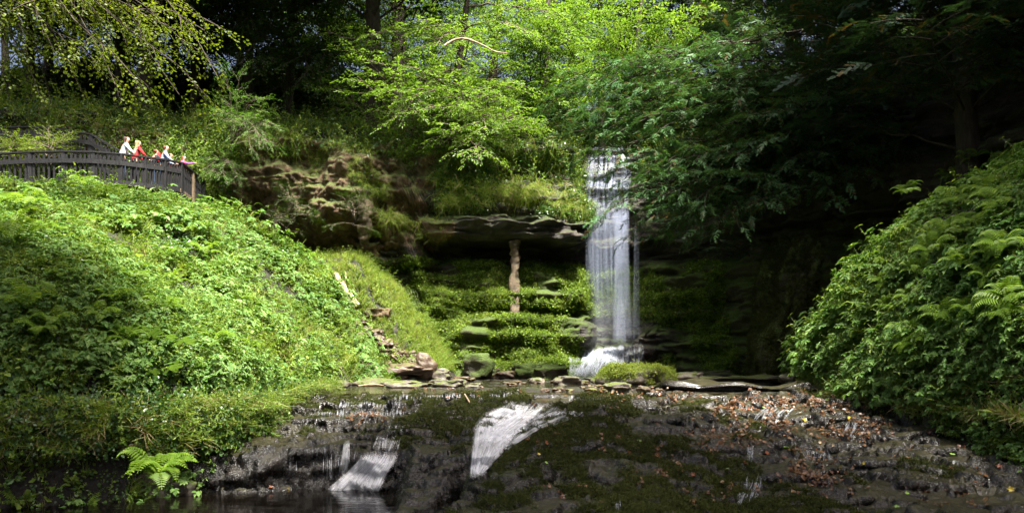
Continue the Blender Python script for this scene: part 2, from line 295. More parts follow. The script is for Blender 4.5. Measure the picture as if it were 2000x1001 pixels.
# ------------------------------------------------------------ ground grid
def axis(segs):
    r = [segs[0][0]]
    for a, b, st in segs:
        n = max(1, int(round((b-a)/st))); r += list(np.linspace(a, b, n+1)[1:])
    return A(r)
gx = axis([(-400, -60, 40), (-60, -36, 3), (-36, -17, .5), (-17, -5.4, .14), (-5.4, 6.6, .026), (6.6, 11, .12), (11, 40, .7), (40, 400, 40)])
gy = axis([(-400, -40, 45), (-40, -14, 2), (-14, 4, .8), (4, 7.6, .14), (7.6, 15.8, .03), (15.8, 32, .12), (32, 48, .4), (48, 90, 4), (90, 500, 41)])
GX, GY = np.meshgrid(gx, gy, indexing='ij'); GZ = H(GX, GY); nx, ny = GX.shape
GV = np.stack([GX.ravel(), GY.ravel(), GZ.ravel()], 1)
_gy = np.abs(np.gradient(GZ, gy, axis=1)).ravel(); _m = ss(_gy, .8, 2.5)*((GV[:, 1] > 7.6) & (GV[:, 1] < 15.4) & (GV[:, 0] > -5) & (GV[:, 0] < 6))
GV[:, 1] -= _m*(.10+.16*fbm(np.stack([GV[:, 0]*2.2, GV[:, 1]*.5, GV[:, 2]*9], 1), 4, 301)); GV[:, 0] += _m*.05*fbm(np.stack([GV[:, 0]*5, GV[:, 1]*2, GV[:, 2]*6], 1), 2, 305)
ii, jj = np.meshgrid(np.arange(nx-1), np.arange(ny-1), indexing='ij'); ii = ii.ravel(); jj = jj.ravel()
GF = np.stack([ii*ny+jj, (ii+1)*ny+jj, (ii+1)*ny+jj+1, ii*ny+jj+1], 1)
fc = GV[GF].mean(1); isl = (fc[:, 0] > -5.4) & (fc[:, 0] < 6.6) & (fc[:, 1] > 4) & (fc[:, 1] < 15.8)
isl &= (fc[:, 0] > footL(fc[:, 1])) & (fc[:, 0] < footR(fc[:, 1])+.3)
def sub(V, Fq):
    u, inv = np.unique(Fq, return_inverse=True); return V[u], inv.reshape(Fq.shape)
v_, f_ = sub(GV, GF[~isl]); tagit(link('ground', mkmesh('ground', v_, f_, M['soil'])), 'dark earth under the wooded banks and around the stream', None, None, 'structure')
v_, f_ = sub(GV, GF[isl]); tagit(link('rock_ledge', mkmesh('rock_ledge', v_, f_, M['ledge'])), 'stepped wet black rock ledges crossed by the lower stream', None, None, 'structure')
# ------------------------------------------------------------ cliff
def resamp(p, n):
    d = np.r_[0, np.cumsum(np.hypot(*np.diff(p, axis=0).T))]; t = np.linspace(0, d[-1], n); return np.stack([np.interp(t, d, p[:, k]) for k in range(p.shape[1])], 1)
PR = {
 'L': [(1.6, -.3), (1.3, 2), (.8, 3.6), (.2, 4.3), (0, 4.6), (.1, 5.1), (.8, 5.5), (1.2, 6), (1.35, 6.6), (1.3, 7.2), (1.15, 7.8), (.95, 8.4), (.8, 9), (.3, 9.7), (-1.5, 10.5), (-4.5, 10.8)],
 'M': [(3.0, -.3), (2.7, .5), (2.2, .6), (1.7, 2.2), (1.15, 2.45), (1.55, 2.65), (1.2, 3.3), (.4, 4.3), (-.6, 4.65), (-.5, 5.0), (1.2, 5.1), (1.4, 5.7), (.9, 6.2), (.75, 8.8), (-.6, 10.2), (-4.5, 10.8)],
 'W': [(2.3, -.3), (2.1, 1.2), (1.2, 1.35), (.9, 2.4), (.6, 3.6), (.2, 4.5), (-.4, 4.75), (-.3, 5.1), (.6, 5.2), (.6, 5.9), (.5, 6.85), (-.2, 7.0), (-.3, 7.9), (-.9, 8.0), (-1.1, 9.3), (-4.5, 10.6)],
 'R': [(1.4, -.3), (1.1, 1), (.9, 2), (.8, 3), (.6, 3.6), (.2, 4.5), (.1, 4.75), (.2, 5.1), (.7, 5.2), (.8, 5.9), (.6, 6.85), (.5, 7.4), (.4, 8), (.3, 8.8), (-1, 10.4), (-4.5, 10.8)]}
NS, NW = 950, 330
cp = resamp(PLAN, NS); tg = norm(np.gradient(cp, axis=0)); nn = np.stack([tg[:, 1], -tg[:, 0]], 1)
wt = {k: np.zeros(NS) for k in PR}; X = cp[:, 0]; idx = np.arange(NS)
wL = 1-ss(X, -4.6, -2.8); wW = ss(X, 2.0, 2.9)*(1-ss(X, 5.6, 6.8)); wR_ = ss(X, 5.6, 6.8); wM_ = np.clip(1-wL-wW-wR_, 0, 1)
PA = {k: A(v, float) for k, v in PR.items()}
ctrl = (wL[:, None, None]*PA['L']+wM_[:, None, None]*PA['M']+wW[:, None, None]*PA['W']+wR_[:, None, None]*PA['R'])
seg = np.r_[0, np.cumsum(np.mean([np.hypot(*np.diff(PA[k], axis=0).T) for k in 'LMW'], 0)+.15)]
ww = np.linspace(0, seg[-1], NW); kk = np.clip(np.searchsorted(seg, ww, side='right')-1, 0, 14); ft = (ww-seg[kk])/(seg[kk+1]-seg[kk])
prof = ctrl[:, kk]*(1-ft)[None, :, None]+ctrl[:, kk+1]*ft[None, :, None]
off = prof[..., 0].ravel(); zz = prof[..., 1].ravel(); BX = np.repeat(cp[:, 0], NW); BY = np.repeat(cp[:, 1], NW); NX = np.repeat(nn[:, 0], NW); NY = np.repeat(nn[:, 1], NW)
sarc = np.repeat(np.arange(NS)*.1, NW); q = np.stack([BX, BY, zz], 1)
zz = zz+.34*n2(sarc, zz*0, .42, 3, 61)*ss(zz, .2, 1)
strata = fbm(np.stack([sarc*.35, zz*3.2+.3*n2(sarc, zz, .5, 2, 66), BY*.1], 1), 3, 63); rough = fbm(q*1.1, 5, 71, .55); bulge = fbm(np.stack([sarc*.55, zz*.5, zz*0], 1), 2, 75)
fins = np.abs(fbm(np.stack([sarc*1.3, zz*.35, zz*0+4], 1), 3, 77))
wl = np.repeat(wL, NW); tuf = wl*ss(zz, 4.6, 5.4)
dsp = strata*(.30-.18*tuf)+rough*.30+.26*tuf*fbm(q*A([2.6, 2.6, 1.3]), 5, 79, .62)+.12*(1-tuf)*fbm(np.stack([sarc*.8, zz*9, BY*.1], 1), 2, 83)+bulge*(.30+.15*tuf)-fins*.45*tuf*1.0
blk = np.floor(strata*4+rough)/4*.12*(1-ss(sarc, 62, 66))
amp = ss(zz, -.2, .6)*(1-.0*zz); off2 = off+(dsp+blk)*amp*(1-.45*np.repeat(wW, NW))
CV = np.stack([BX+NX*off2, BY+NY*off2, zz+.06*rough], 1)
ii, jj = np.meshgrid(np.arange(NS-1), np.arange(NW-1), indexing='ij'); ii = ii.ravel(); jj = jj.ravel()
CF = np.stack([ii*NW+jj, (ii+1)*NW+jj, (ii+1)*NW+jj+1, ii*NW+jj+1], 1)
cz = zz[CF].mean(1); cxx = CV[CF][:, :, 0].mean(1); cyy = CV[CF][:, :, 1].mean(1); jit = .35*fbm(np.stack([cxx*.9, cyy*.9, cz*.9], 1), 3, 81)
mi = np.full(len(CF), 1); mi[cz+jit < 4.55] = 2
mi[(cz+jit > 4.9) & (cxx+jit*3 < -2.9) & (cz+jit < 9.3)] = 0
mi[(cz+jit >= 9.3)] = 3
mi[(cxx > 2.6) & (cxx < 6.4) & (cz < 2.2) & (cyy > 27)] = 1
mi[(cxx > 6.8) & (cz+jit > 4.5)] = 1
cliff = link('cliff', mkmesh('cliff', CV, CF, [M['tufa'], M['shale'], M['mosswall'], M['soil']], mi)); tagit(cliff, 'layered rock cliff with mossy foot behind the waterfall', None, None, 'structure')
cfn = np.cross(CV[CF[:, 1]]-CV[CF[:, 0]], CV[CF[:, 3]]-CV[CF[:, 0]]); car = np.linalg.norm(cfn, axis=1); cfn = cfn/np.maximum(car, 1e-9)[:, None]
s_ = np.sign((cfn[:, 0]*NX[CF[:, 0]]+cfn[:, 1]*NY[CF[:, 0]]).mean()); cfn = cfn*s_; cfc = CV[CF].mean(1)
def cliff_pts(mask, n):
    k = np.nonzero(mask)[0]; p = car[k]/car[k].sum(); k = rng.choice(k, n, p=p); return cfc[k]+rng.normal(0, .03, (n, 3)), cfn[k]
def hnormal(x, y, e=.15):
    return norm(np.stack([-(H(x+e, y)-H(x-e, y))/(2*e), -(H(x, y+e)-H(x, y-e))/(2*e), np.ones_like(x)], 1))
def inview(p, mu=120, mv=120):
    u = CX+F*p[:, 0]/p[:, 1]; v = VH-F*(p[:, 2]-CZ)/p[:, 1]; return (u > -mu) & (u < 2000+mu) & (v > -mv) & (v < 1001+mv)
def ground_pts(x0, x1, y0, y1, n, keep, slopew=True):
    x = rng.uniform(x0, x1, n); y = rng.uniform(y0, y1, n); m = keep(x, y); x = x[m]; y = y[m]; nr = hnormal(x, y)
    if slopew:   # duplicate on steep ground so the cover stays even
        r = 1/np.clip(nr[:, 2], .2, 1); m = rng.random(len(x)) < r/5.0*1.6; x = x[m]; y = y[m]; nr = nr[m]
    p = np.stack([x, y, H(x, y)], 1); m = inview(p); return p[m], nr[m]
# ------------------------------------------------------------ plant prototypes
def herb(h=.45, lv=6, ll=.10, asp=.55, m=0, stem=2, seed=0, droop=.25, bare=.15):
    r = random.Random(seed); p = Pr(); lean = (r.uniform(-.25, .25), r.uniform(-.25, .25)); a = r.uniform(0, 6.28)
    def pt(t): return (lean[0]*h*t*t, lean[1]*h*t*t, h*t)
    p.strip([pt(0), pt(.5), pt(1)], .004, (1, 0, 0), stem)
    for i in range(lv):
        t = bare+(1-bare)*i/(lv-1); l = ll*(1-.45*t)*r.uniform(.8, 1.15)*(1.1 if i else .8)
        for k in (0, 1):
            b = a+i*1.57+k*3.14+r.uniform(-.3, .3); dz = r.uniform(-.25, .25)+.25*t
            d = (math.cos(b), math.sin(b), dz); p.leaf(pt(t), d, (-dz*math.cos(b)+r.uniform(-.3, .3), -dz*math.sin(b)+r.uniform(-.3, .3), 1), l, l*asp, droop, .07, m)
    p.leaf(pt(1), (math.cos(a), math.sin(a), .6), (0, 0, 1), ll*.5, ll*.3, .1, .05, m)
    return p.get()
def umbel(h=.5, n=9, ll=.13, m=0, seed=0):   # compound leaf plant: stalks with three or five leaflets
    r = random.Random(seed); p = Pr()
    for i in range(n):
        a = r.uniform(0, 6.28); el = r.uniform(.5, 1.2); L_ = h*r.uniform(.6, 1.1); c = A([math.cos(a)*math.cos(el), math.sin(a)*math.cos(el), math.sin(el)])*L_
        p.strip([(0, 0, 0), c*.5+A([0, 0, .05*h]), c], .003, (-math.sin(a), math.cos(a), 0), 2)
        for k in range(5):
            b = a+(k-2)*.75; l = ll*r.uniform(.7, 1.1)*(1.2 if k == 2 else .9); p.leaf(c, (math.cos(b), math.sin(b), r.uniform(-.3, .15)), (r.uniform(-.3, .3), r.uniform(-.3, .3), 1), l, l*.55, .2, .06, m)
    return p.get()
def tuft(n=18, h=.45, w=.006, spread=.6, m=0, seed=0, r0=.05, droop=.5):
    r = random.Random(seed); p = Pr()
    for i in range(n):
        a = r.uniform(0, 6.28); L_ = h*r.uniform(.5, 1.1); s = spread*r.uniform(.2, 1.2); d = droop*r.uniform(.2, 1.3); o = A([r.gauss(0, r0), r.gauss(0, r0), 0])
        pts = [o+A([math.cos(a)*s*L_*t, math.sin(a)*s*L_*t, L_*(t-d*t*t*t)]) for t in (0, .35, .7, 1)]
        p.strip(pts, A([1, .9, .6, .08])*w, (-math.sin(a)+r.uniform(-.4, .4), math.cos(a), 0), m if r.random() < .85 else 1)
    return p.get()
def patch(n=14, ll=.06, R=.14, m=0, seed=0, tilt=.7):   # ground ivy / hugging leaves
    r = random.Random(seed); p = Pr()
    for i in range(n):
        a = r.uniform(0, 6.28); l = ll*r.uniform(.6, 1.3); o = (r.gauss(0, R), r.gauss(0, R), abs(r.gauss(0, R*.4)))
        p.leaf(o, (math.cos(a), math.sin(a), r.uniform(-.5, .4)), (r.uniform(-tilt, tilt), r.uniform(-tilt, tilt), 1), l, l*r.uniform(.7, 1.), .15, .08, m)
    return p.get()
def frond(L_=.9, n=17, pw=.16, curl=.7, m=0, seed=0):
    r = random.Random(seed); p = Pr(); pts = []
    for i in range(n+1):
        t = i/n; pts.append(A([0, L_*(.85*t-.05*t*t), L_*curl*(1.15*t-.95*t*t)]))
    p.strip(pts, .004, (1, 0, 0), 0)
    for i in range(1, n+1):
        t = i/n; w = pw*L_*min(1, 3.2*t)*(1-t)**.65*2+.01
        for s in (-1, 1):
            d = A([s*1., .35, -.12+r.uniform(-.12, .12)]); p.leaf(pts[i], d, (0, 0, 1), w, .055*L_, .2, .05, m)
    return p.get()
def spray(L_=.55, n=11, ll=.10, asp=.6, m=0, seed=0, droop=.25, wide=1., tm=1):
    r = random.Random(seed); p = Pr()
    pt = lambda t: A([0.04*math.sin(5*t+seed), L_*t, -droop*L_*t*t])
    p.strip([pt(0), pt(.5), pt(1)], .004, (1, 0, 0), tm)
    for i in range(n):
        t = (i+.6)/n; s = 1 if i % 2 else -1; l = ll*r.uniform(.7, 1.2); b = s*r.uniform(.5, 1.2)*wide
        o = pt(t)+A([s*r.uniform(.0, .12)*L_, 0, r.uniform(-.04, .04)])
        p.leaf(o, (math.sin(b), math.cos(b), r.uniform(-.55, .05)), (r.uniform(-.35, .35), r.uniform(-.35, .35), 1), l, l*asp, .2, .07, m)
    p.leaf(pt(1), (0, 1, -.3), (0, 0, 1), ll, ll*asp, .2, .07, m)
    return p.get()
def yspray(L_=.5, seed=0):
    r = random.Random(seed); p = Pr(); pt = lambda t: A([0, L_*t, .10*L_*math.sin(3*t)-.35*L_*t*t])
    p.strip([pt(0), pt(.5), pt(1)], .004, (1, 0, 0), 1)
    for i in range(11):
        t = .12+.88*i/10; s = 1 if i % 2 else -1; ln = .20*(1-.55*t)*r.uniform(.7, 1.2)*L_/.5; b = s*r.uniform(.55, .95) if i < 10 else 0; o = pt(t)
        d = A([math.sin(b), math.cos(b), r.uniform(-.35, .12)]); d = d/np.linalg.norm(d); sd = A([math.cos(b), -math.sin(b), 0]); k = 7
        mm = 0 if r.random() < .85 else 2
        for j in range(k):
            c = o+d*ln*(j+.3)/k+A([0, 0, -.02*(j/k)**2])
            for s2 in (-1, 1):
                e = c+(sd*s2*.75+d*.55)*.036; w = d*.011; p.a.add(np.vstack([c-w, c+w, e+w*.5, e-w*.5])+A([0, 0, r.uniform(0, .008)]), A([(0, 1, 2, 3)]), mm)
        c = o+d*ln; p.a.add(np.vstack([c-sd*.006-d*.02, c+sd*.006-d*.02, c+d*.018+sd*.003, c+d*.018-sd*.003]), A([(0, 1, 2, 3)]), mm)
    return p.get()
HERB = [herb(seed=i, h=random.uniform(.3, .65), ll=random.uniform(.08, .14), asp=random.uniform(.35, .6), lv=random.choice([5, 6, 7])) for i in range(8)]
def feather(seed, h=.5):
    r = random.Random(seed); p = Pr()
    for i in range(7):
        a_ = r.uniform(0, 6.28); el = r.uniform(.5, 1.3); L_ = h*r.uniform(.6, 1.1); c = lambda t: A([math.cos(a_)*math.cos(el)*L_*t, math.sin(a_)*math.cos(el)*L_*t, math.sin(el)*L_*t-.25*L_*t*t])
        p.strip([c(0), c(.5), c(1)], .003, (-math.sin(a_), math.cos(a_), 0), 2)
        for k in range(9):
            t = .3+.7*k/8; w = .11*(1.2-t)
            for s_ in (-1, 1): p.leaf(c(t), (math.cos(a_)*.5-s_*math.sin(a_), math.sin(a_)*.5+s_*math.cos(a_), r.uniform(-.2, .3)), (r.uniform(-.4, .4), r.uniform(-.4, .4), 1), w, w*.32, .2, .05, 0)
    return p.get()
FEA = [feather(i) for i in range(4)]
HERB2 = [umbel(seed=i, m=1) for i in range(4)]+[herb(seed=20+i, m=1, ll=.12, asp=.75, lv=5) for i in range(2)]
# slots for undergrowth: 0 herb 1 herb2 2 stem 3 grass 4 dry 5 ivy
def rem(pr, d): 
    V, Fq, m = pr; return (V, Fq, A([d.get(int(k), int(k)) for k in m]))
TUFT = [rem(tuft(seed=i, n=22, h=random.uniform(.4, .65)), {0: 3, 1: 4}) for i in range(4)]
DTUFT = [rem(tuft(seed=30+i, n=18, h=.5, droop=1.1, spread=.7), {0: 4, 1: 3}) for i in range(3)]
PATCH = [rem(patch(seed=i), {0: 5}) for i in range(4)]
GPATCH = [patch(seed=10+i, ll=.05, n=18) for i in range(3)]
UM = [M['herb'], M['herb2'], M['stem'], M['grass'], M['dry'], M['ivy']]
UP = A([0, 0, 1.])
def mixup(nr, k=.5, jit=.25): return norm(nr*(1-k)+UP*k+rng.normal(0, jit, nr.shape))
# left bank
def kL(x, y): return (footL(y)-x > -.05) & (x > -20) & ~((y > 25.6) & (x < -9.5)) & ~((y > 28.2) & (x > -9.5))
a = Acc(); p, nr = ground_pts(-19, -3, 8.5, 28.5, 100000, kL); sel = n2(p[:, 0], p[:, 1], .45, 3, 91); near = p[:, 1] < 14
r = rng.random(len(p)); hn = n2(p[:, 0], p[:, 1], .9, 3, 191); gone = hn < -.72; scat_var(a, PATCH, np.vstack([p[gone], p[gone]+rng.normal(0, .08, p[gone].shape)]), mixup(np.vstack([nr[gone]]*2), .2), rng.uniform(.9, 1.6, 2*len(p[gone]))); scat_var(a, GPATCH, p[gone][1::4], mixup(nr[gone][1::4], .2), rng.uniform(.9, 1.5, len(p[gone][1::4]))); p = p[~gone]; nr = nr[~gone]; r = r[~gone]; sel = sel[~gone]; hn = hn[~gone]; sz = rng.uniform(.6, 1.2, len(p))*np.clip(.85+1.1*hn, .35, 1.7); low = np.clip((p[:, 1]-9)/11, .45, .85)
m = (r < .30) & (sel > -.35); scat_var(a, HERB, p[m], mixup(nr[m]), (sz*low)[m])
m = (r > .30) & (r < .46) & (sel < .35); scat_var(a, HERB2, p[m], mixup(nr[m]), (sz*low)[m])
m = (r > .46) & (r < .60) & (np.abs(sel) > .10); scat_var(a, TUFT, p[m], mixup(nr[m], .7), (sz*low)[m])
m = (r > .60) & (r < .63); scat_var(a, DTUFT, p[m], mixup(nr[m], .6), (sz*low)[m])
m = (r > .63) & (r < .76); scat_var(a, FEA, p[m], mixup(nr[m], .6), (sz*low*1.1)[m])
m = (r > .76) & (r < .86); scat_var(a, GPATCH, p[m], mixup(nr[m], .3), sz[m])
m = (r > .86) & (p[:, 1] < 16); scat_var(a, PATCH, p[m], mixup(nr[m], .2), sz[m])
p, nr = ground_pts(-10, -3, 9.6, 15, 42000, kL); r = rng.random(len(p)); s_n = rng.uniform(.4, .8, len(p))
for lo_, hi_, pr_, uk in ((0, .22, HERB, .5), (.22, .4, FEA, .6), (.4, .52, HERB2, .5), (.52, .66, TUFT, .6), (.66, .88, PATCH, .2), (.88, 1, GPATCH, .2)):
    m = (r >= lo_) & (r < hi_); scat_var(a, pr_, p[m], mixup(nr[m], uk), s_n[m]*(1.3 if uk == .2 else 1))
# overhanging lip of the bank: trailing grasses and ivy
fy = np.r_[np.linspace(9.75, 11, 60), np.linspace(11, 18, 60)[1:]]; fp_ = np.stack([footL(fy), fy], 1); fs = np.r_[0, np.cumsum(np.hypot(*np.diff(fp_, axis=0).T))]
k = 4200; t_ = rng.uniform(0, fs[-1], k); x = np.interp(t_, fs, fp_[:, 0]); y = np.interp(t_, fs, fp_[:, 1]); tx = np.gradient(fp_[:, 0], fs); ty = np.gradient(fp_[:, 1], fs); nx_ = np.interp(t_, fs, ty); ny_ = -np.interp(t_, fs, tx)
oo = rng.uniform(-.15, .35, k); z = .15-rng.uniform(0, 1, k)**1.6*np.where(x < -5, .65, .7)*(y < 14)-.1; p = np.stack([x+nx_*oo, y+ny_*oo, z], 1)
out = norm(np.stack([nx_, ny_, rng.uniform(-.2, .7, k)], 1)+rng.normal(0, .15, (k, 3)))
scat_var(a, DTUFT[:1]+TUFT, p[:900], out[:900], rng.uniform(.4, .8, 900)); scat_var(a, HERB+GPATCH, p[1300:3000], out[1300:3000], rng.uniform(.4, .8, 1700)); scat_var(a, PATCH, p[3000:], out[3000:], rng.uniform(.6, 1.1, k-3000))
tagit(link('undergrowth', a.mesh('undergrowth', UM)), 'bright green nettles, grasses and herbs covering the steep left bank below the railing', 'undergrowth', None, 'stuff')
# right bank
def kR(x, y): return (x-footR(y) > -.05) & (x < 13) & (y < 22)
a = Acc(); p, nr = ground_pts(5.8, 13, 6.5, 22, 82000, kR); sel = n2(p[:, 0], p[:, 1], .6, 3, 93)
r = rng.random(len(p)); sz = rng.uniform(.5, 1.0, len(p))*np.clip(p[:, 1]/15, .55, 1)
hn = n2(p[:, 0], p[:, 1]+p[:, 2], .9, 3, 193); sz = sz*np.clip(.9+hn, .4, 1.5); r = np.where(hn < -.4, 2, r)
m = (r < .32) & (sel > -.4); scat_var(a, HERB2, p[m], mixup(nr[m]), sz[m]*.9)
m = (r > .32) & (r < .42); scat_var(a, FEA, p[m], mixup(nr[m]), sz[m])
m = (r > .42) & (r < .62); scat_var(a, HERB, p[m], mixup(nr[m]), sz[m])
m = (r > .62) & (r < .69) ; scat_var(a, TUFT, p[m], mixup(nr[m], .6), sz[m])
m = (r > .70) & (r < .88); scat_var(a, PATCH, p[m], mixup(nr[m], .2), sz[m]*1.2)
m = (r > .88) & (r < 1.5); scat_var(a, GPATCH, p[m], mixup(nr[m], .2), sz[m])
k = 330; y = rng.uniform(8.5, 20, k); x = footR(y)+rng.uniform(-.15, .3, k); p = np.stack([x, y, np.maximum(H(x, y), -.1)], 1)
out = norm(np.stack([np.full(k, -.8), np.full(k, -.6), rng.uniform(.0, .9, k)], 1)); scat_var(a, TUFT+DTUFT, p, out, rng.uniform(.4, .8, k))
tagit(link('undergrowth', a.mesh('undergrowth', UM)), 'leafy green herbs and hanging ferns covering the steep right bank', 'undergrowth', None, 'stuff')
# grassy slope between bank and cliff, and cliff foot
a = Acc()
def kT(x, y): return (H(x, y) > .25) & (x > -8.5) & (x < 0) & (y > 25.5)
p, nr = ground_pts(-8.5, 0, 25.5, 31, 26000, kT); ch = np.abs(p[:, 0]-I(p[:, 1], [26, 27, 28, 29], [-3.2, -4.0, -5.6, -7.5])) > .12+.2*n2(p[:, 0], p[:, 1], 1.6, 2, 197); p = p[ch]; nr = nr[ch]; r = rng.random(len(p))
m = r < .5; scat_var(a, TUFT, p[m], mixup(nr[m], .5), rng.uniform(.4, .8, m.sum()))
m = (r > .5); scat_var(a, GPATCH+HERB, p[m], mixup(nr[m], .3), rng.uniform(.4, .9, m.sum()))
tagit(link('grass', a.mesh('grass', UM)), 'soft green grass on the slope between the left bank and the cliff', 'grass', None, 'stuff')
# moss and small plants on the lower cliff
MB = [tuft(n=16, h=.10, w=.006, spread=.9, seed=50+i, r0=.05, droop=.9) for i in range(4)]
a = Acc(); zc = cfc[:, 2]; vis = inview(cfc, 60, 60) & (cfc[:, 1] > 20)
mossn = fbm(cfc*.8, 3, 95)
p, nr = cliff_pts(vis & (zc < 4.5) & (zc > .3) & (mossn > -.15) & ~((cfc[:, 0] > 2.7) & (cfc[:, 0] < 5.8) & (zc < 2.4)) & (cfc[:, 0] < 8), 42000)
r = rng.random(len(p)); m = r < .75; scat_var(a, MB, p[m], mixup(nr[m], .3), rng.uniform(.4, 1.1, m.sum()))
m = r > .86; scat_var(a, [rem(patch(seed=60+i, ll=.07, R=.12), {0: 2}) for i in range(3)], p[m], mixup(nr[m], .1), rng.uniform(.6, 1.2, m.sum()))
m = (r > .75) & (r < .86); scat_var(a, [rem(tuft(n=14, h=.3, w=.006, spread=.9, seed=70+i, droop=1.3), {0: 3, 1: 1}) for i in range(3)], p[m], mixup(nr[m], .2), rng.uniform(.5, 1.1, m.sum()))
tagit(link('moss', a.mesh('moss', [M['mossg'], M['moss'], M['herb'], M['grass']])), 'bright green moss and small ferns on the lower cliff', 'moss', None, 'stuff')
# plants hanging on the upper cliff
a = Acc(); HG = [rem(tuft(n=20, h=.55, w=.006, spread=1.0, seed=80+i, droop=2.0), {0: 3, 1: 4}) for i in range(4)]
vn_ = fbm(cfc*.55, 3, 97)
p, nr = cliff_pts(vis & (zc > 8.0+.8*vn_+.55*(cfc[:, 0] < -2.5)) & (zc < 11) & ~((cfc[:, 0] > 2.9) & (cfc[:, 0] < 5.6)), 9000)
r = rng.random(len(p)); m = r < .3; scat_var(a, HG, p[m], mixup(nr[m], .3), rng.uniform(.6, 1.3, m.sum())); m = r > .3; scat_var(a, [PATCH[i] for i in range(4)]+HERB[:2], p[m], mixup(nr[m], .2), rng.uniform(1., 2., m.sum()))
p, nr = cliff_pts(vis & (zc > 6.2) & (zc < 8.6) & (cfc[:, 0] > -2.8) & (cfc[:, 0] < 3.2) & (vn_ > -.1), 3600)
r = rng.random(len(p)); m = r < .25; scat_var(a, HG, p[m], mixup(nr[m], .2), rng.uniform(.6, 1.1, m.sum())); m = r > .25; scat_var(a, PATCH, p[m], mixup(nr[m], .1), rng.uniform(.8, 1.6, m.sum()))
p, nr = cliff_pts(vis & (zc > 5.4) & (zc < 8.6) & (cfc[:, 0] < -2.5) & (vn_ > .3), 900); scat_var(a, HG+PATCH, p, mixup(nr, .2), rng.uniform(.4, .9, len(p)))
p, nr = cliff_pts(vis & (zc > 3.6) & (zc < np.where(cfc[:, 0] < -12.5, 8.2, 9.5)) & (cfc[:, 0] < -10.2), 6000); scat_var(a, PATCH+HERB, p, mixup(nr, .2), rng.uniform(.8, 1.7, len(p)))
for uu, vv, yy, w_, n_ in [(960, 372, 30.2, .9, 120), (900, 395, 30.0, .5, 60), (1010, 385, 30.3, .5, 60), (860, 445, 30, .3, 25), (770, 430, 29.8, .3, 25), (1100, 405, 31, .3, 40), (1060, 385, 31, .4, 40)]:
    c = P(uu, vv, yy); p = c+rng.normal(0, 1, (n_, 3))*A([w_, .25, .15]); scat_var(a, HG, p, norm(A([[0, -.8, .5]])+rng.normal(0, .3, (n_, 3))), rng.uniform(.6, 1.2, n_))
tagit(link('ivy', a.mesh('ivy', UM)), 'dark ivy and drooping grass tufts hanging over the upper cliff', 'ivy', None, 'stuff')
# hillside cover above the cliff
a = Acc(); x = rng.uniform(-26, 26, 30000); y = rng.uniform(30, 47, 30000); dd = loopdist(x, y); m = (dd > 1.2) & (dd < 15); x = x[m]; y = y[m]; p = np.stack([x, y, H(x, y)], 1); m = inview(p); p = p[m]; nr = hnormal(p[:, 0], p[:, 1])
r = rng.random(len(p)); m = r < .35; scat_var(a, HERB+HERB2, p[m], mixup(nr[m], .6), rng.uniform(1., 1.9, m.sum())); m = (r > .35) & (r < .5); scat_var(a, TUFT, p[m], mixup(nr[m], .6), rng.uniform(.8, 1.5, m.sum())); m = r > .5; scat_var(a, PATCH, p[m], mixup(nr[m], .3), rng.uniform(1.5, 2.6, m.sum()))
x = rng.uniform(8, 20, 9000); y = rng.uniform(8, 30, 9000); dd = loopdist(x, y); m = (dd > -2.5) & (dd < 6); p = np.stack([x, y, H(x, y)], 1)[m]; p = p[inview(p)]; scat_var(a, PATCH+HERB, p, mixup(np.tile(UP, (len(p), 1)), .5), rng.uniform(1., 2., len(p)))
tagit(link('undergrowth', a.mesh('undergrowth', [M['dark'], M['dark'], M['stem'], M['dark'], M['dry'], M['dark']])), 'shade-coloured undergrowth on the wooded hillside above the cliff', 'undergrowth', None, 'stuff')  # leaf slots take the darkened copy, so hillside shade sits in the colour
# moss on the ledges
a = Acc(); 
def mtuft(seed, n=9, h=.05, w=.0035):
    r = random.Random(seed); p = Pr()
    for i in range(n):
        a_ = r.uniform(0, 6.28); l = h*r.uniform(.5, 1.2); o = A([r.gauss(0, .035), r.gauss(0, .035), 0]); p.strip([o, o+A([math.cos(a_)*l*.5, math.sin(a_)*l*.5, l*.55]), o+A([math.cos(a_)*l*1.1, math.sin(a_)*l*1.1, l*.45])], A([1, .8, .15])*w, (-math.sin(a_), math.cos(a_), 0), 0)
    return p.get()
LM = [mtuft(90+i) for i in range(4)]
x = rng.uniform(-5, 6.2, 260000); y = 7.8*(15.6/7.8)**rng.uniform(0, 1, 260000); m = (n2(x, y, .8, 3, 99)+.7*n2(x, y, 3.5, 2, 98) > .22+.5*ss(x, 2.2, 4.4)+.3*(x < -1.9)-.45*np.exp(-((x-.9)/1.4)**2)) & (x > footL(y)) & (x < footR(y)); x = x[m]; y = y[m]; p = np.stack([x, y, H(x, y)], 1)
m = (p[:, 2] > -1.28) & inview(p, 20, 30); p = p[m]; c = XB(p[:, 1])-p[:, 0]; m = ~((c > -.05) & (c < .95) & (p[:, 1] > 10)); p = p[m]; nr = hnormal(p[:, 0], p[:, 1], .06)
scat_var(a, LM, p-nr*.005, norm(nr+rng.normal(0, .2, nr.shape)), rng.uniform(.6, 1.3, len(p)))
tagit(link('moss', a.mesh('moss', [M['moss'], M['moss']])), 'dark olive moss growing on the wet stream ledges', 'moss', None, 'stuff')
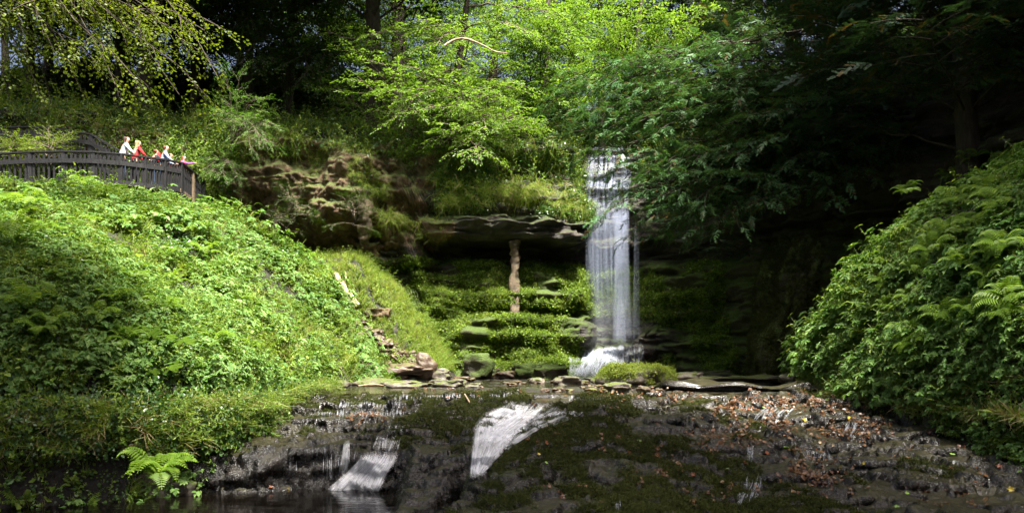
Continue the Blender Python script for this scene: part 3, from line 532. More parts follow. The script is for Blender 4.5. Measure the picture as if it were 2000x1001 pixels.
# leaf litter
a = Acc(); LF = [patch(n=5, ll=.09, R=.06, seed=100+i, tilt=.5) for i in range(5)]
cl = [(720, 815, 40), (1420, 800, 70), (1490, 790, 90), (1560, 790, 80), (1640, 800, 60), (1600, 840, 70), (1650, 850, 60), (1400, 850, 50), (1560, 930, 50), (1590, 905, 45), (1620, 940, 40), (1480, 860, 30), (1345, 770, 30), (1250, 765, 40), (1320, 775, 20), (1080, 830, 18), (960, 770, 18), (1700, 830, 25), (1390, 880, 18), (1820, 790, 20), (1280, 885, 16), (860, 765, 30), (1500, 830, 60), (1180, 770, 20)]
uu = np.concatenate([rng.normal(c[0], 28, c[2]) for c in cl]+[rng.uniform(1000, 1950, 240)]); vv = np.concatenate([rng.normal(c[1], 9, c[2]) for c in cl]+[rng.uniform(765, 990, 240)])
vv = np.maximum(vv, 760); p = onground(uu, vv, n=400); m = p[:, 2] > -1.28; p = p[m]; nr = hnormal(p[:, 0], p[:, 1], .06); h_ = rng.random(len(p)) < .5
scat_var(a, LF, p[h_]+A([0, 0, .012]), norm(nr[h_]+rng.normal(0, .15, nr[h_].shape)), rng.uniform(.3, .7, h_.sum()))
tagit(link('leaf_litter', a.mesh('leaf_litter', [M['litter']])), 'orange-brown dead leaves caught on the wet ledges', 'leaf litter', None, 'stuff')

# ------------------------------------------------------------ rays on the built rock
from mathutils.bvhtree import BVHTree
bpy.context.view_layer.update(); DG = bpy.context.evaluated_depsgraph_get()
TREES = [BVHTree.FromObject(bpy.data.objects[n], DG) for n in ('rock_ledge', 'ground', 'cliff')]
def cast(u, v):
    d = Vector(((u-CX)/F, 1, (VH-v)/F)).normalized(); o = Vector((0, 0, CZ)); best = None
    for t in TREES:
        h = t.ray_cast(o, d)
        if h[0] is not None and (best is None or h[3] < best[3]): best = h
    if best is None: return P(u, v, 33), A([0, -1, 0.])
    return A(best[0]), A(best[1])
# ------------------------------------------------------------ water
def sheetmesh(name, G, mat):   # G (ny,nx,3)
    ny_, nx_ = G.shape[:2]; V = G.reshape(-1, 3); i, j = np.meshgrid(np.arange(ny_-1), np.arange(nx_-1), indexing='ij'); i = i.ravel(); j = j.ravel()
    Fq = np.stack([i*nx_+j, i*nx_+j+1, (i+1)*nx_+j+1, (i+1)*nx_+j], 1); uu, vv = np.meshgrid(np.linspace(0, 1, nx_), np.linspace(0, 1, ny_))
    return mkmesh(name, V, Fq, mat, None, True, np.stack([uu.ravel(), vv.ravel()], 1))
def rows(R, n):
    R = A(R, float); t = np.linspace(0, len(R)-1, n); return np.stack([np.interp(t, np.arange(len(R)), R[:, k]) for k in range(R.shape[1])], 1)
def drape(name, R, mat, parent, nx_=16, ny_=24, lift=.04, sm=2, slack=.0):
    rr = rows(R, ny_); G = np.zeros((ny_, nx_, 3))
    for i, r in enumerate(rr):
        for j in range(nx_):
            t = j/(nx_-1); u = r[0]*(1-t)+r[1]*t; v = r[2]*(1-t)+(r[3] if len(r) > 3 else r[2])*t; q_, n_ = cast(u, v); G[i, j] = q_
    D = G[..., 1].copy()
    for _ in range(sm):   # ease the depth so the sheet hangs like falling water
        D[1:-1] = np.minimum(D[1:-1], (D[:-2]+D[1:-1]*2+D[2:])/4); D[:, 1:-1] = np.minimum(D[:, 1:-1], (D[:, :-2]+2*D[:, 1:-1]+D[:, 2:])/4)
    k = (D-lift)/G[..., 1]; G = (G-A([0, 0, CZ]))*k[..., None]+A([0, 0, CZ]); return link(name, sheetmesh(name, G, mat), parent)
def freesheet(name, R, mat, parent, nx_=20, ny_=30, bow=.12):  # R rows (ul,ur,v,Y)
    rr = rows(R, ny_); G = np.zeros((ny_, nx_, 3)); t = np.linspace(0, 1, nx_)
    for i, r in enumerate(rr):
        u = r[0]*(1-t)+r[1]*t; Y = r[3]-bow*np.sin(np.pi*t); G[i, :, 0] = (u-CX)/F*Y; G[i, :, 1] = Y; G[i, :, 2] = CZ+(VH-r[2])/F*r[3]
    return link(name, sheetmesh(name, G, mat), parent)
def ribbons(name, R, n, mat, parent, w=(3, 10), drift=.15, lift=.05, free=None, seed=0, trim=.12, ny_=34, sm=3, wob=.02):
    # a bundle of soft strands of falling water following the rock; R rows (left, right, v left, v right)
    r_ = np.random.default_rng(seed+11); rr = rows([(q_ if len(q_) == 4 else (q_[0], q_[1], q_[2], q_[2])) for q_ in R], ny_); Vs = []; Fs = []; UV = []; c0 = 0
    for k in range(n):
        t0 = (k+.5+r_.uniform(-.6, .6))/n; dr = r_.normal(0, drift*.5); a_, b_ = r_.uniform(0, trim), 1-r_.uniform(0, trim); s = np.linspace(a_, b_, ny_); ph = r_.uniform(0, 6.28)
        tt = np.clip(t0+dr*(s-.3)+wob*np.sin(s*r_.uniform(4, 9)+ph), .01, .99); row = np.stack([np.interp(s*(ny_-1), np.arange(ny_), rr[:, i]) for i in range(4)], 1)
        u = row[:, 0]*(1-tt)+row[:, 1]*tt; v = row[:, 2]*(1-tt)+row[:, 3]*tt; ww_ = r_.uniform(*w)*(.65+.5*s+.15*np.sin(s*7+ph))
        if free is None: Y = A([cast(a1, b1)[0][1] for a1, b1 in zip(u, v)])
        else: Y = np.interp(s, np.linspace(0, 1, len(free)), free)-r_.uniform(0, .25)
        for _ in range(sm):
            Y[1:-1] = np.minimum(Y[1:-1], (Y[:-2]+2*Y[1:-1]+Y[2:])/4)
        Y = Y-lift*r_.uniform(.5, 1.3); X_ = (u-CX)/F*Y; Z_ = CZ+(VH-v)/F*Y; hw = ww_/F*Y*.5; c = np.stack([X_, Y, Z_], 1); tn = norm(np.gradient(c, axis=0)); sd_ = norm(np.cross(tn, A([[0, -1., .35]])))
        sd_ = sd_*np.sign(sd_[:, :1]+1e-9); g = [c-sd_*hw[:, None], c+A([0, -.35, .1])*hw[:, None], c+sd_*hw[:, None]]; V = np.stack(g, 1).reshape(-1, 3); Vs.append(V)
        i = np.arange(ny_-1)[:, None]*3+np.arange(2)[None]; i = i.ravel(); Fs.append(np.stack([i, i+1, i+4, i+3], 1)+c0); c0 += len(V); UV.append(np.stack([np.tile([0, .5, 1], ny_)+k*2, np.repeat(np.linspace(0, 1, ny_), 3)], 1))
    return link(name, mkmesh(name, np.vstack(Vs), np.vstack(Fs), mat, None, True, np.vstack(UV)), parent)
def strandmat(name, amax=.8, col=(.82, .86, .95), top=.12, bot=.12, sy=1.6, lo=.2, hi=.62):
    m, t = nt(name); o = N(t, 'ShaderNodeOutputMaterial'); uv = N(t, 'ShaderNodeUVMap'); sp = N(t, 'ShaderNodeSeparateXYZ'); L(t, uv.outputs[0], sp.inputs[0])
    h = N(t, 'ShaderNodeMath', operation='MULTIPLY'); L(t, sp.outputs[0], h.inputs[0]); h.inputs[1].default_value = .5
    fr = N(t, 'ShaderNodeMath', operation='FRACT'); L(t, h.outputs[0], fr.inputs[0])      # 0..0.5 across one strand
    d = N(t, 'ShaderNodeMath', operation='PINGPONG'); L(t, fr.outputs[0], d.inputs[0]); d.inputs[1].default_value = .25
    e = N(t, 'ShaderNodeMapRange', interpolation_type='SMOOTHERSTEP'); e.inputs[2].default_value = .22; L(t, d.outputs[0], e.inputs[0]); cur = e.outputs[0]
    mp = N(t, 'ShaderNodeMapping'); mp.inputs['Scale'].default_value = (3., sy, 1); L(t, uv.outputs[0], mp.inputs[0]); n = N(t, 'ShaderNodeTexNoise', i_Scale=1., i_Detail=4., i_Roughness=.6); L(t, mp.outputs[0], n.inputs['Vector'])
    a1 = N(t, 'ShaderNodeMapRange', interpolation_type='SMOOTHSTEP'); a1.inputs[1].default_value = lo; a1.inputs[2].default_value = hi; a1.inputs[4].default_value = amax; L(t, n.outputs[0], a1.inputs[0])
    def mul(x, y): q_ = N(t, 'ShaderNodeMath', operation='MULTIPLY'); L(t, x, q_.inputs[0]); L(t, y, q_.inputs[1]); return q_.outputs[0]
    cur = mul(cur, a1.outputs[0])
    for a_, b_ in ((0, top), (1, 1-bot)):
        r = N(t, 'ShaderNodeMapRange', interpolation_type='SMOOTHSTEP'); r.inputs[1].default_value = a_; r.inputs[2].default_value = b_; L(t, sp.outputs[1], r.inputs[0]); cur = mul(cur, r.outputs[0])
    p = N(t, 'ShaderNodeBsdfPrincipled', i_Roughness=.4); p.inputs['Base Color'].default_value = (*col, 1); tr = N(t, 'ShaderNodeBsdfTranslucent'); tr.inputs[0].default_value = (*col, 1); m1 = N(t, 'ShaderNodeMixShader'); m1.inputs[0].default_value = .45; L(t, p.outputs[0], m1.inputs[1]); L(t, tr.outputs[0], m1.inputs[2])
    tp = N(t, 'ShaderNodeBsdfTransparent'); m2 = N(t, 'ShaderNodeMixShader'); L(t, cur, m2.inputs[0]); L(t, tp.outputs[0], m2.inputs[1]); L(t, m1.outputs[0], m2.inputs[2]); L(t, m2.outputs[0], o.inputs[0]); return m
def gridplane(name, x0, x1, y0, y1, z, mat, n=2):
    V = A([(x0, y0, z), (x1, y0, z), (x1, y1, z), (x0, y1, z)]); return link(name, mkmesh(name, V, A([(0, 1, 2, 3)]), mat))
tagit(gridplane('pool_water', -9, 9, 3, 12.6, -1.30, M['pool']), 'dark brown still water of the lower pool', None, None, 'structure')
tagit(gridplane('stream_water', -9, 10, 15.5, 33, -.035, M['stream']), 'shallow dark stream water above the ledges', None, None, 'structure')
def wthing(name, label, cat, loc): 
    e = empty(name); tagit(e, label, cat); return e
W = wthing('waterfall', 'tall silky white waterfall dropping down the dark cliff', 'waterfall', None)
SB = (.50, .57, .76); SM_ = strandmat('strand', .62, (.93, .95, .99), .25, .22, .8, .2, .75); SF = strandmat('strand_fall', .16, SB, .06, .35, 1.2); SU = strandmat('strand_upper', .30, (.50, .56, .74), .12, .1, 3.); ST = strandmat('strand_thin', .42, (.75, .8, .92), .2, .3, 2.5); SR = strandmat('strand_riffle', .42, (.8, .84, .94), .35, .35, 1.5)
SBM = strandmat('strand_base', .42, (.74, .79, .92), .22, .2, 1., .2, .75)
ribbons('upper_cascade', [(1180, 1206, 262), (1165, 1215, 285), (1150, 1228, 303), (1145, 1232, 340), (1143, 1230, 380), (1143, 1226, 412)], 30, SU, W, (3, 11), .1, .10, None, 1, .3, 40, 6)
ribbons('upper_cascade', [(1146, 1228, 335), (1143, 1230, 380), (1143, 1226, 412)], 22, SU, W, (3, 9), .06, .12, None, 2, .2, 24, 6)
freesheet('veil', [(1142, 1228, 388, 32.15), (1143, 1228, 430, 31.95), (1146, 1228, 520, 31.8), (1150, 1230, 600, 31.7), (1150, 1234, 672, 31.5)], watermat('veil_water', 9., .3, .12, .85, .22, .2, .10, .5, SB, .4), W, 24, 40, .25)
ribbons('veil', [(1142, 1228, 392), (1143, 1228, 440), (1147, 1228, 540), (1152, 1230, 668)], 34, SF, W, (4, 12), .10, 0, (32.1, 31.8, 31.5), 3, .25, 30, 0, .004)
ribbons('veil', [(1143, 1226, 388), (1146, 1222, 480)], 30, strandmat('strand_veil_top', .24, (.52, .58, .76), .1, .5, 1.5), W, (2, 8), .05, 0, (32.1, 31.8), 4, .35, 20, 0, .004)
ribbons('water_column', [(1199, 1226, 400), (1203, 1225, 480), (1203, 1226, 580), (1200, 1232, 676)], 12, strandmat('strand_column', .26, (.54, .60, .78), .06, .06, 1.2), W, (6, 16), .3, 0, (31.8, 31.5, 31.3), 5, .05, 30, 0, .03)
ribbons('thin_stream', [(1238, 1248, 425), (1237, 1248, 540), (1234, 1251, 676)], 5, strandmat('strand_side', .28, (.54, .60, .78), .15, .06, 1.2), W, (3, 8), .2, 0, (31.9, 31.3), 6, .1, 30, 0, .03)
freesheet('spray', [(1140, 1262, 560, 31.2), (1128, 1268, 620, 31.0), (1115, 1274, 700, 30.6)], M['spray'], W, 12, 16, .4)
ribbons('drip', [(1110, 1140, 378), (1112, 1140, 430), (1112, 1140, 510)], 9, ST, W, (1.2, 4), .05, 0, (32.0, 31.9), 7, .5, 14, 0, .01)
ribbons('base_cascade', [(1112, 1142, 683), (1112, 1142, 700), (1112, 1138, 738)], 12, SBM, W, (3, 8), .1, .10, None, 8, .12, 22, 5)
ribbons('base_cascade', [(1146, 1216, 680, 669), (1140, 1218, 692, 682), (1130, 1216, 716, 708), (1112, 1210, 745, 745)], 44, SBM, W, (5, 15), .25, .12, None, 9, .12, 26, 5)
ribbons('base_cascade', [(1210, 1256, 670), (1210, 1256, 690), (1208, 1256, 722)], 16, SBM, W, (4, 9), .1, .12, None, 10, .12, 22, 5)
ribbons('foam', [(1108, 1140, 728, 738), (1125, 1190, 738, 742), (1150, 1240, 742, 744)], 10, SR, W, (4, 9), .3, .06, None, 11, .3, 16, 1)
W2 = wthing('cascade', 'broad silky white cascade fanning down between two dark ledges in the centre', 'cascade', None)
ribbons('stream', [(1003, 1028, 783), (985, 1030, 795), (950, 1012, 812), (935, 985, 832), (930, 975, 862), (926, 968, 885)], 44, SM_, W2, (8, 26), .25, .05, None, 21, .15, 36, 3)
ribbons('stream', [(1034, 1128, 782, 790), (1016, 1124, 798, 806), (992, 1095, 820, 818), (966, 1045, 845, 838), (948, 1005, 870, 866), (938, 984, 896, 886)], 56, SM_, W2, (5, 20), .2, .05, None, 22, .2, 40, 3)
ribbons('side_stream', [(1128, 1150, 798, 796), (1090, 1132, 815, 810), (1050, 1085, 836, 828), (1012, 1042, 856, 848)], 9, SM_, W2, (2, 6), .4, .04, None, 23, .3, 30, 3)
ribbons('lower_fall', [(926, 1000, 850, 856), (923, 985, 876, 878), (922, 966, 895, 898), (921, 950, 915, 915), (921, 934, 938, 930)], 46, SM_, W2, (6, 18), .12, .08, None, 24, .15, 32, 5)
W3 = wthing('cascade', 'small white cascade sliding into the dark pool at lower left', 'cascade', None)
ribbons('stream', [(736, 754, 848), (733, 754, 860), (722, 756, 884)], 8, SM_, W3, (3, 7), .2, .04, None, 31, .2, 18, 3)
ribbons('stream', [(757, 786, 846), (752, 780, 860), (740, 774, 886)], 10, SM_, W3, (3, 8), .2, .04, None, 32, .2, 18, 3)
ribbons('lower_fall', [(716, 778, 874, 874), (700, 768, 900, 900), (678, 754, 925, 922), (650, 742, 950, 946), (622, 734, 974, 970)], 60, SM_, W3, (7, 22), .25, .07, None, 33, .18, 34, 4)
ribbons('stream', [(673, 684, 852), (669, 682, 885), (660, 676, 938)], 7, SM_, W3, (3, 7), .2, .05, None, 34, .15, 22, 3)
ribbons('foam', [(600, 640, 966, 974), (640, 690, 968, 978), (700, 740, 964, 976)], 14, SR, W3, (5, 10), .3, .03, None, 35, .3, 16, 0)
W4 = wthing('trickles', 'row of thin water threads dripping off the undercut ledge at lower left', 'trickle', None)
ribbons('thread', [(560, 758, 862, 872), (560, 758, 895), (560, 756, 932, 940)], 24, ST, W4, (1.0, 3.2), .0, .05, None, 36, .6, 12, 4, 0)
ribbons('thread', [(630, 650, 880), (630, 650, 940)], 4, SM_, W4, (2, 6), .0, .05, None, 37, .3, 12, 4, 0)
_k = [40]
def trick(label, R, n=10, w=(2, 6), mat=None):
    _k[0] += 1; e = wthing('trickle', label, 'trickle', None); ribbons('stream', R, n, mat or SR, e, w, .1 if abs(R[0][1]-R[0][0]) < 60 else .012, .035, None, _k[0], .35, 12, 2, .02 if abs(R[0][1]-R[0][0]) < 60 else .002)
trick('shallow white riffle over the highest step at left', [(664, 784, 778), (660, 784, 798)], 34)
trick('white riffle over the second step at left', [(614, 792, 796), (612, 788, 818)], 46)
trick('small white drop at the right end of the left steps', [(762, 790, 826), (756, 786, 846)], 10, (3, 7))
trick('thin white lip of water along the upper ledge left of the central cascade', [(770, 1000, 764), (768, 1000, 784)], 52, (1.5, 5))
trick('thin white lip of water right of the central cascade', [(1112, 1190, 768), (1108, 1192, 790)], 22, (1.5, 5))
trick('pale slide of water in the notch near the right bank', [(1656, 1680, 818), (1650, 1674, 835), (1638, 1664, 858)], 7, (3, 7))
trick('grey water sliding past leaves on the right ledge', [(1505, 1560, 790), (1480, 1545, 805), (1465, 1535, 826)], 12, (2, 6), ST)
trick('narrow trickle falling down the middle of the right ledge', [(1458, 1476, 866), (1459, 1472, 885), (1458, 1470, 912)], 5, (3, 6), ST)
trick('faint wide slide of water at the bottom right of centre', [(1462, 1490, 918), (1456, 1486, 945), (1438, 1480, 975), (1425, 1474, 1003)], 10, (4, 10), ST)
trick('short grey fall tucked under leaves on the right ledge', [(1568, 1622, 876), (1570, 1620, 905)], 14, (2, 5), ST)
trick('thin thread of water at bottom centre of the right ledge', [(1198, 1212, 948), (1202, 1214, 975), (1204, 1214, 1003)], 4, (2, 5), ST)
# ------------------------------------------------------------ rocks
def ico(n=4):
    import bmesh
    bm = bmesh.new(); bmesh.ops.create_icosphere(bm, subdivisions=n, radius=1.0); V = A([v.co[:] for v in bm.verts]); Fq = A([[v.index for v in f.verts] for f in bm.faces]); bm.free(); return V, Fq
IV, IF = ico(4); IV5, IF5 = ico(5)
def rockgeo(w, dpt, h, seed, ang=.35, fine=.05, V0=IV):
    V = np.sign(V0)*np.abs(V0)**.72; V = V*A([w/2, dpt/2, h/2]); s = max(w, h)
    V = V*(1+ang*fbm(V0*1.3+seed*3.1, 3, seed)[:, None]*.6); V += V0*fbm(V/s*5+seed, 4, seed+9)[:, None]*fine*s*.9
    V[:, 2] += h*.32; return V
def rock(u, v, wp, hp, label, mat, seed, cat='rock', name='rock', group=None, Y=None, ang=.75, flat=1., rz=0, dp=.7, share=None):
    if Y is None: q_, _ = cast(u, v)
    else: q_ = P(u, v, Y)
    w = wp/F*q_[1]; h = hp/F*q_[1]*1.15
    me = share or mkmesh(name, rockgeo(w, w*dp, h, seed, ang), IF, M[mat]); o = link(name, me, None, q_); o.rotation_euler = (0, 0, rz); tagit(o, label, cat, group); return o
# mossy boulder
bo = rock(1250, 752, 138, 42, 'large flat boulder capped with bright green moss in front of the waterfall', 'boulder', 5, 'boulder', 'boulder', dp=.5, ang=.6)
Vb = A([v.co[:] for v in bo.data.vertices]); nb = A([v.normal[:] for v in bo.data.vertices]); m = nb[:, 2] > .15; k = rng.choice(np.nonzero(m)[0], 2600); a = Acc()
scat_var(a, MB+[rem(GPATCH[i], {0: 2}) for i in range(3)], Vb[k]+rng.normal(0, .02, (2600, 3)), norm(nb[k]+rng.normal(0, .2, (2600, 3))), rng.uniform(.3, .65, 2600)); link('moss_cap', a.mesh('moss_cap', [M['mosscap'], M['mosscap'], M['mosscap']]), bo)
RK = [(1207, 768, 56, 20, 'brown mossy rock standing in the stream before the green boulder', 'boulder'), (1345, 752, 70, 26, 'dark mossy rock at the right end of the green boulder', 'boulder'),
 (1112, 752, 46, 18, 'yellow-green mossy stone left of the green boulder', 'boulder'), (1165, 745, 40, 9, 'low mossy stone right below the waterfall foam', 'boulder'), (1050, 749, 30, 12, 'small pale rounded stone near the waterfall pool', 'boulder'), (1005, 750, 22, 8, 'tiny grey stone in the stream middle', 'slab'),
 (790, 731, 95, 18, 'long pointed brown slab lying below the rubble', 'slab'), (829, 738, 34, 44, 'tall tilted brown slab at the foot of the rubble', 'slab'), (768, 744, 48, 22, 'squat brown block below the rubble', 'slab'), (860, 742, 44, 24, 'dark wedge rock right of the tilted slab', 'boulder'),
 (700, 752, 160, 15, 'long mossy rock shelf along the left stream edge', 'boulder'), (640, 757, 70, 20, 'yellowish mossy block at the foot of the left bank', 'boulder'), (870, 756, 70, 15, 'mossy flat stone at the centre left of the stream edge', 'boulder'), (925, 757, 34, 10, 'small mossy stone in midstream', 'boulder'), (790, 757, 80, 14, 'flat mossy stone along the stream left of centre', 'boulder'),
 (1440, 748, 190, 14, 'long low mossy ledge stone right of the green boulder', 'boulder'), (1512, 747, 56, 22, 'pale brown rounded stone on the right stream edge', 'slab'), (1560, 748, 66, 26, 'mossy block beside the pale stone on the right', 'boulder'), (1440, 763, 300, 12, 'lowest long mossy shelf along the right stream edge', 'ledge'), (1420, 735, 130, 10, 'dark thin shelf behind the right stream edge', 'boulder'),
 (930, 733, 54, 44, 'bright green moss-covered knob at the cliff foot', 'mosswall'), (985, 738, 40, 14, 'brown stone at the cliff foot beside the moss knob', 'slab'), (962, 694, 16, 12, 'pale square stone lodged high on the cliff foot', 'slab'), (1030, 735, 60, 26, 'dark mossy lump at the cliff foot left of the waterfall', 'mosswall'), (1075, 742, 60, 30, 'black wet mossy mound touching the left of the waterfall foot', 'mosswall'), (905, 745, 50, 10, 'thin dark slab near the moss knob', 'slab'),
 (350, 975, 60, 45, 'mossy green rock below the big fern in the lower left corner', 'boulder'), (300, 985, 70, 60, 'larger dark rock under the big fern', 'boulder'), (195, 1000, 45, 16, 'small brownish rock at the bottom left edge', 'boulder'), (365, 995, 40, 22, 'low wet mossy stone beside the pool edge', 'boulder')]
for i, (u, v, w, h, lb, mt) in enumerate(RK): rock(u, v, w, h, lb, mt, 20+i, 'rock', 'rock', rz=random.uniform(-.3, .3), dp=.35 if w > 120 else .7)
proto = [mkmesh('stone', rockgeo(.42, .3, .16, 60+i, .6), IF, M['slab']) for i in range(5)]
for i in range(58):
    t = i/57+random.uniform(-.03, .03); u = 705+t*125+random.gauss(0, 7+10*t); v = 640+96*t+random.gauss(0, 5); q_, _ = cast(u, v)
    if q_[1] < 22: continue
    o = link('stone', proto[i % 5], None, q_); o.rotation_euler = (random.uniform(-.5, .5), random.uniform(-.3, .7), random.uniform(0, 6)); o.scale = [random.uniform(.6, 1.4)]*3
    tagit(o, 'brown broken stone in the rubble chute beside the grassy left bank', 'stone', 'stones in the rubble chute')
proto = [mkmesh('pebble', rockgeo(.16, .12, .07, 80+i, .5), IF[::1], M['slab']) for i in range(3)]
for i in range(60):
    u = random.uniform(820, 1180) if i % 3 else random.uniform(1130, 1450); v = random.choice([random.uniform(742, 762), random.uniform(700, 745)]) if u < 1000 else random.uniform(745, 766); q_, _ = cast(u, v)
    if q_[1] < 13: continue
    o = link('pebble', proto[i % 3], None, q_); o.rotation_euler = (0, 0, random.uniform(0, 6)); o.scale = [random.uniform(.6, 1.8)]*3; tagit(o, 'small loose stone along the stream margin above the ledges', 'pebble', 'pebbles along the stream margin')
# dark mossy buttress at right
Vb = IV5.copy(); Vb = Vb*A([.85, .8, 2.35]); Vb[:, 0] += .16*Vb[:, 2]; Vb *= (1+.28*fbm(IV5*1.6+4, 4, 120)[:, None]); Vb += IV5*(.10*fbm(IV5*A([6, 6, 2.]), 3, 122))[:, None]
bt = link('rock_buttress', mkmesh('rock_buttress', Vb, IF5, M['mosswall']), None, P(1525, 620, 23.5)); tagit(bt, 'tall dark rock buttress shaggy with brown-green moss in the right shadows', 'rock')
nb = A([v.normal[:] for v in bt.data.vertices]); k = rng.choice(len(Vb), 4000); a = Acc(); scat_var(a, [rem(tuft(n=14, h=.22, w=.006, spread=1., seed=130+i, droop=2.), {}) for i in range(3)], Vb[k], norm(nb[k]+rng.normal(0, .2, (4000, 3))), rng.uniform(.5, 1.2, 4000)); link('moss', a.mesh('moss', [M['moss'], M['moss']]), bt)
# ------------------------------------------------------------ tufa columns, logs, sticks
def lump(name, pts, rad, mat, label, cat, n=14, wob=.3, seed=1):
    pts = smooth(A(pts, float), 2); t = np.linspace(0, 1, len(pts)); k = max(12, int(len(pts)*2)); tt = np.linspace(0, 1, k); pts = np.stack([np.interp(tt, t, pts[:, i]) for i in range(3)], 1); rad = np.interp(tt, np.linspace(0, 1, len(rad)), rad)
    V, Fq = tube(pts, rad, n, wob, seed); c = pts[0]; return tagit(link(name, mkmesh(name, V-c, Fq, M[mat]), None, c), label, cat)
c1 = P(1005, 470, 30.25); lump('tufa_column', [c1, P(1006, 500, 30.25), P(1004, 540, 30.2), P(1006, 575, 30.1), P(1004, 660, 29.6)], [.27, .17, .14, .2, .16, .18], 'tuftrock', 'slim brown stone column joining the overhang to the mossy slope', 'rock column', 14, .5, 3)
lump('tufa_column', [P(708, 372, 29.7), P(712, 410, 29.5), P(716, 440, 29.5), P(710, 476, 29.6)], [.15, .28, .26, .12], 'tuftrock', 'lumpy brown moss-streaked column hanging on the left cliff', 'rock column', 14, .5, 5)
def log(pts, rad, label, mat='palewood', name='log', cat='log', Y=None, wob=.2):
    Q = [P(*p) if len(p) == 3 else cast(*p)[0]+A([0, -.08, .06]) for p in pts]; return lump(name, Q, rad, mat, label, cat, 9, wob, int(pts[0][0]))
lg = log([(655, 534, 26.6), (665, 553, 26.4), (678, 576, 26.2), (698, 600, 26.0)], [.07, .12, .15, .13], 'pale broken tree trunk leaning down beside the left bank', 'palewood')
def twigs(parent, segs, mat='palewood'):
    a = Acc()
    for pts, r in segs: V, Fq = tube(A(pts), r, 5); a.add(V-A(parent.location), Fq)
    link('branch_stub', a.mesh('branch_stub', [M[mat]], True), parent)
twigs(lg, [([P(672, 565, 26.25), P(655, 560, 26.2), P(646, 556, 26.2)], [.05, .03, .015]), ([P(668, 556, 26.3), P(676, 545, 26.3), P(675, 530, 26.4)], [.03, .02, .01])])
log([(722, 640), (735, 655), (752, 676)], [.06, .07, .05], 'brown stick lying on top of the rubble chute')
log([(733, 655), (748, 668), (768, 690)], [.035, .04, .03], 'second thinner brown stick beside the rubble stones')
log([(655, 712), (663, 722), (672, 732)], [.05, .05, .03], 'short pale stick at the foot of the grassy bank')
log([(700, 758), (725, 754), (755, 757)], [.02, .025, .015], 'thin bleached twig on the left stream shelf', 'palewood', 'twig', 'twig')
log([(1300, 764), (1312, 757), (1324, 752)], [.02, .02, .012], 'small pale twig beside the green boulder', 'palewood', 'twig', 'twig')
log([(908, 775), (914, 785), (918, 792)], [.012, .014, .008], 'tiny upright twig stuck on the upper ledge', 'palewood', 'twig', 'twig')
# orange moss patch as low cushion
rock(738, 622, 44, 22, 'orange-brown moss cushion on the grassy slope beside the chute', 'tufa', 140, 'moss cushion', 'moss_cushion')
rock(722, 500, 44, 26, 'overhanging brown tussock on the slope under the left cliff', 'tufa', 141, 'tussock', 'tussock')
# single fallen leaves
def leafmesh(seed, mat, l=.11):
    p = Pr(); r = random.Random(seed); n = 10; V = [(0, 0, 0)]
    for i in range(n):
        a_ = i/n*6.283; rr = l*.5*(1 if i % 2 else .62)*r.uniform(.85, 1.15); V.append((math.cos(a_)*rr, math.sin(a_)*rr*.8, r.uniform(0, .015)))
    Fq = [(0, i+1, (i+1) % n+1, 0) for i in range(n)]; me = bpy.data.meshes.new('fallen_leaf'); me.from_pydata(V, [], [f[:3] for f in Fq]); me.materials.append(mat); return me
LC = {'rust': [(.20, .07, .03)], 'yellow': [(.5, .38, .04)], 'green': [(.2, .36, .05)], 'pale': [(.45, .33, .2)]}
LMt = {k: plain('leaf_'+k, c[0], .35, .3, 20., .3, .5) for k, c in LC.items()}
LP = [(1550, 790, 'pale'), (1490, 797, 'green'), (1575, 795, 'yellow'), (1565, 808, 'pale'), (1610, 832, 'rust'), (1655, 818, 'yellow'), (1655, 815, 'yellow'), (1700, 868, 'pale'), (1625, 885, 'yellow'), (1645, 912, 'yellow'), (1570, 830, 'rust'), (1590, 815, 'rust'), (1245, 862, 'green'), (1205, 855, 'rust'), (1280, 890, 'rust'), (1300, 925, 'rust'), (1400, 855, 'rust'), (1355, 925, 'rust'), (1420, 918, 'green'), (1415, 790, 'rust'), (1395, 785, 'rust'), (1460, 800, 'rust'), (1320, 800, 'rust'), (1315, 825, 'rust'), (1355, 820, 'rust'), (1065, 865, 'rust'), (1070, 855, 'rust'), (1050, 888, 'yellow'), (1065, 905, 'green'), (1005, 934, 'rust'), (1080, 825, 'pale'), (1075, 838, 'pale'), (1030, 858, 'rust'), (1505, 775, 'rust'), (1540, 770, 'rust'), (1860, 890, 'green'), (1955, 910, 'rust'), (1830, 818, 'yellow'), (1975, 955, 'yellow'), (1750, 992, 'green'), (1800, 922, 'rust'), (1770, 965, 'green'), (1710, 845, 'rust'), (1635, 900, 'rust'), (1495, 885, 'rust'), (1530, 895, 'rust'), (1560, 895, 'rust'), (1600, 865, 'pale'), (1475, 850, 'rust'), (1445, 845, 'rust'), (1455, 905, 'rust'), (1230, 885, 'rust'), (895, 795, 'rust'), (875, 777, 'rust'), (935, 775, 'rust'), (530, 953, 'rust'), (562, 955, 'yellow'), (1290, 770, 'rust'), (1195, 800, 'rust'), (1270, 760, 'rust'), (1570, 820, 'yellow'), (1535, 875, 'green'), (1630, 870, 'pale'), (1690, 905, 'yellow')]
lms = {k: [leafmesh(i, LMt[k]) for i in range(3)] for k in LMt}
nm = {'rust': 'rust-brown fallen leaf on the wet black ledges', 'yellow': 'yellow fallen leaf on the wet black ledges', 'green': 'fresh green fallen leaf on the wet black ledges', 'pale': 'pale tan fallen leaf on the wet black ledges'}
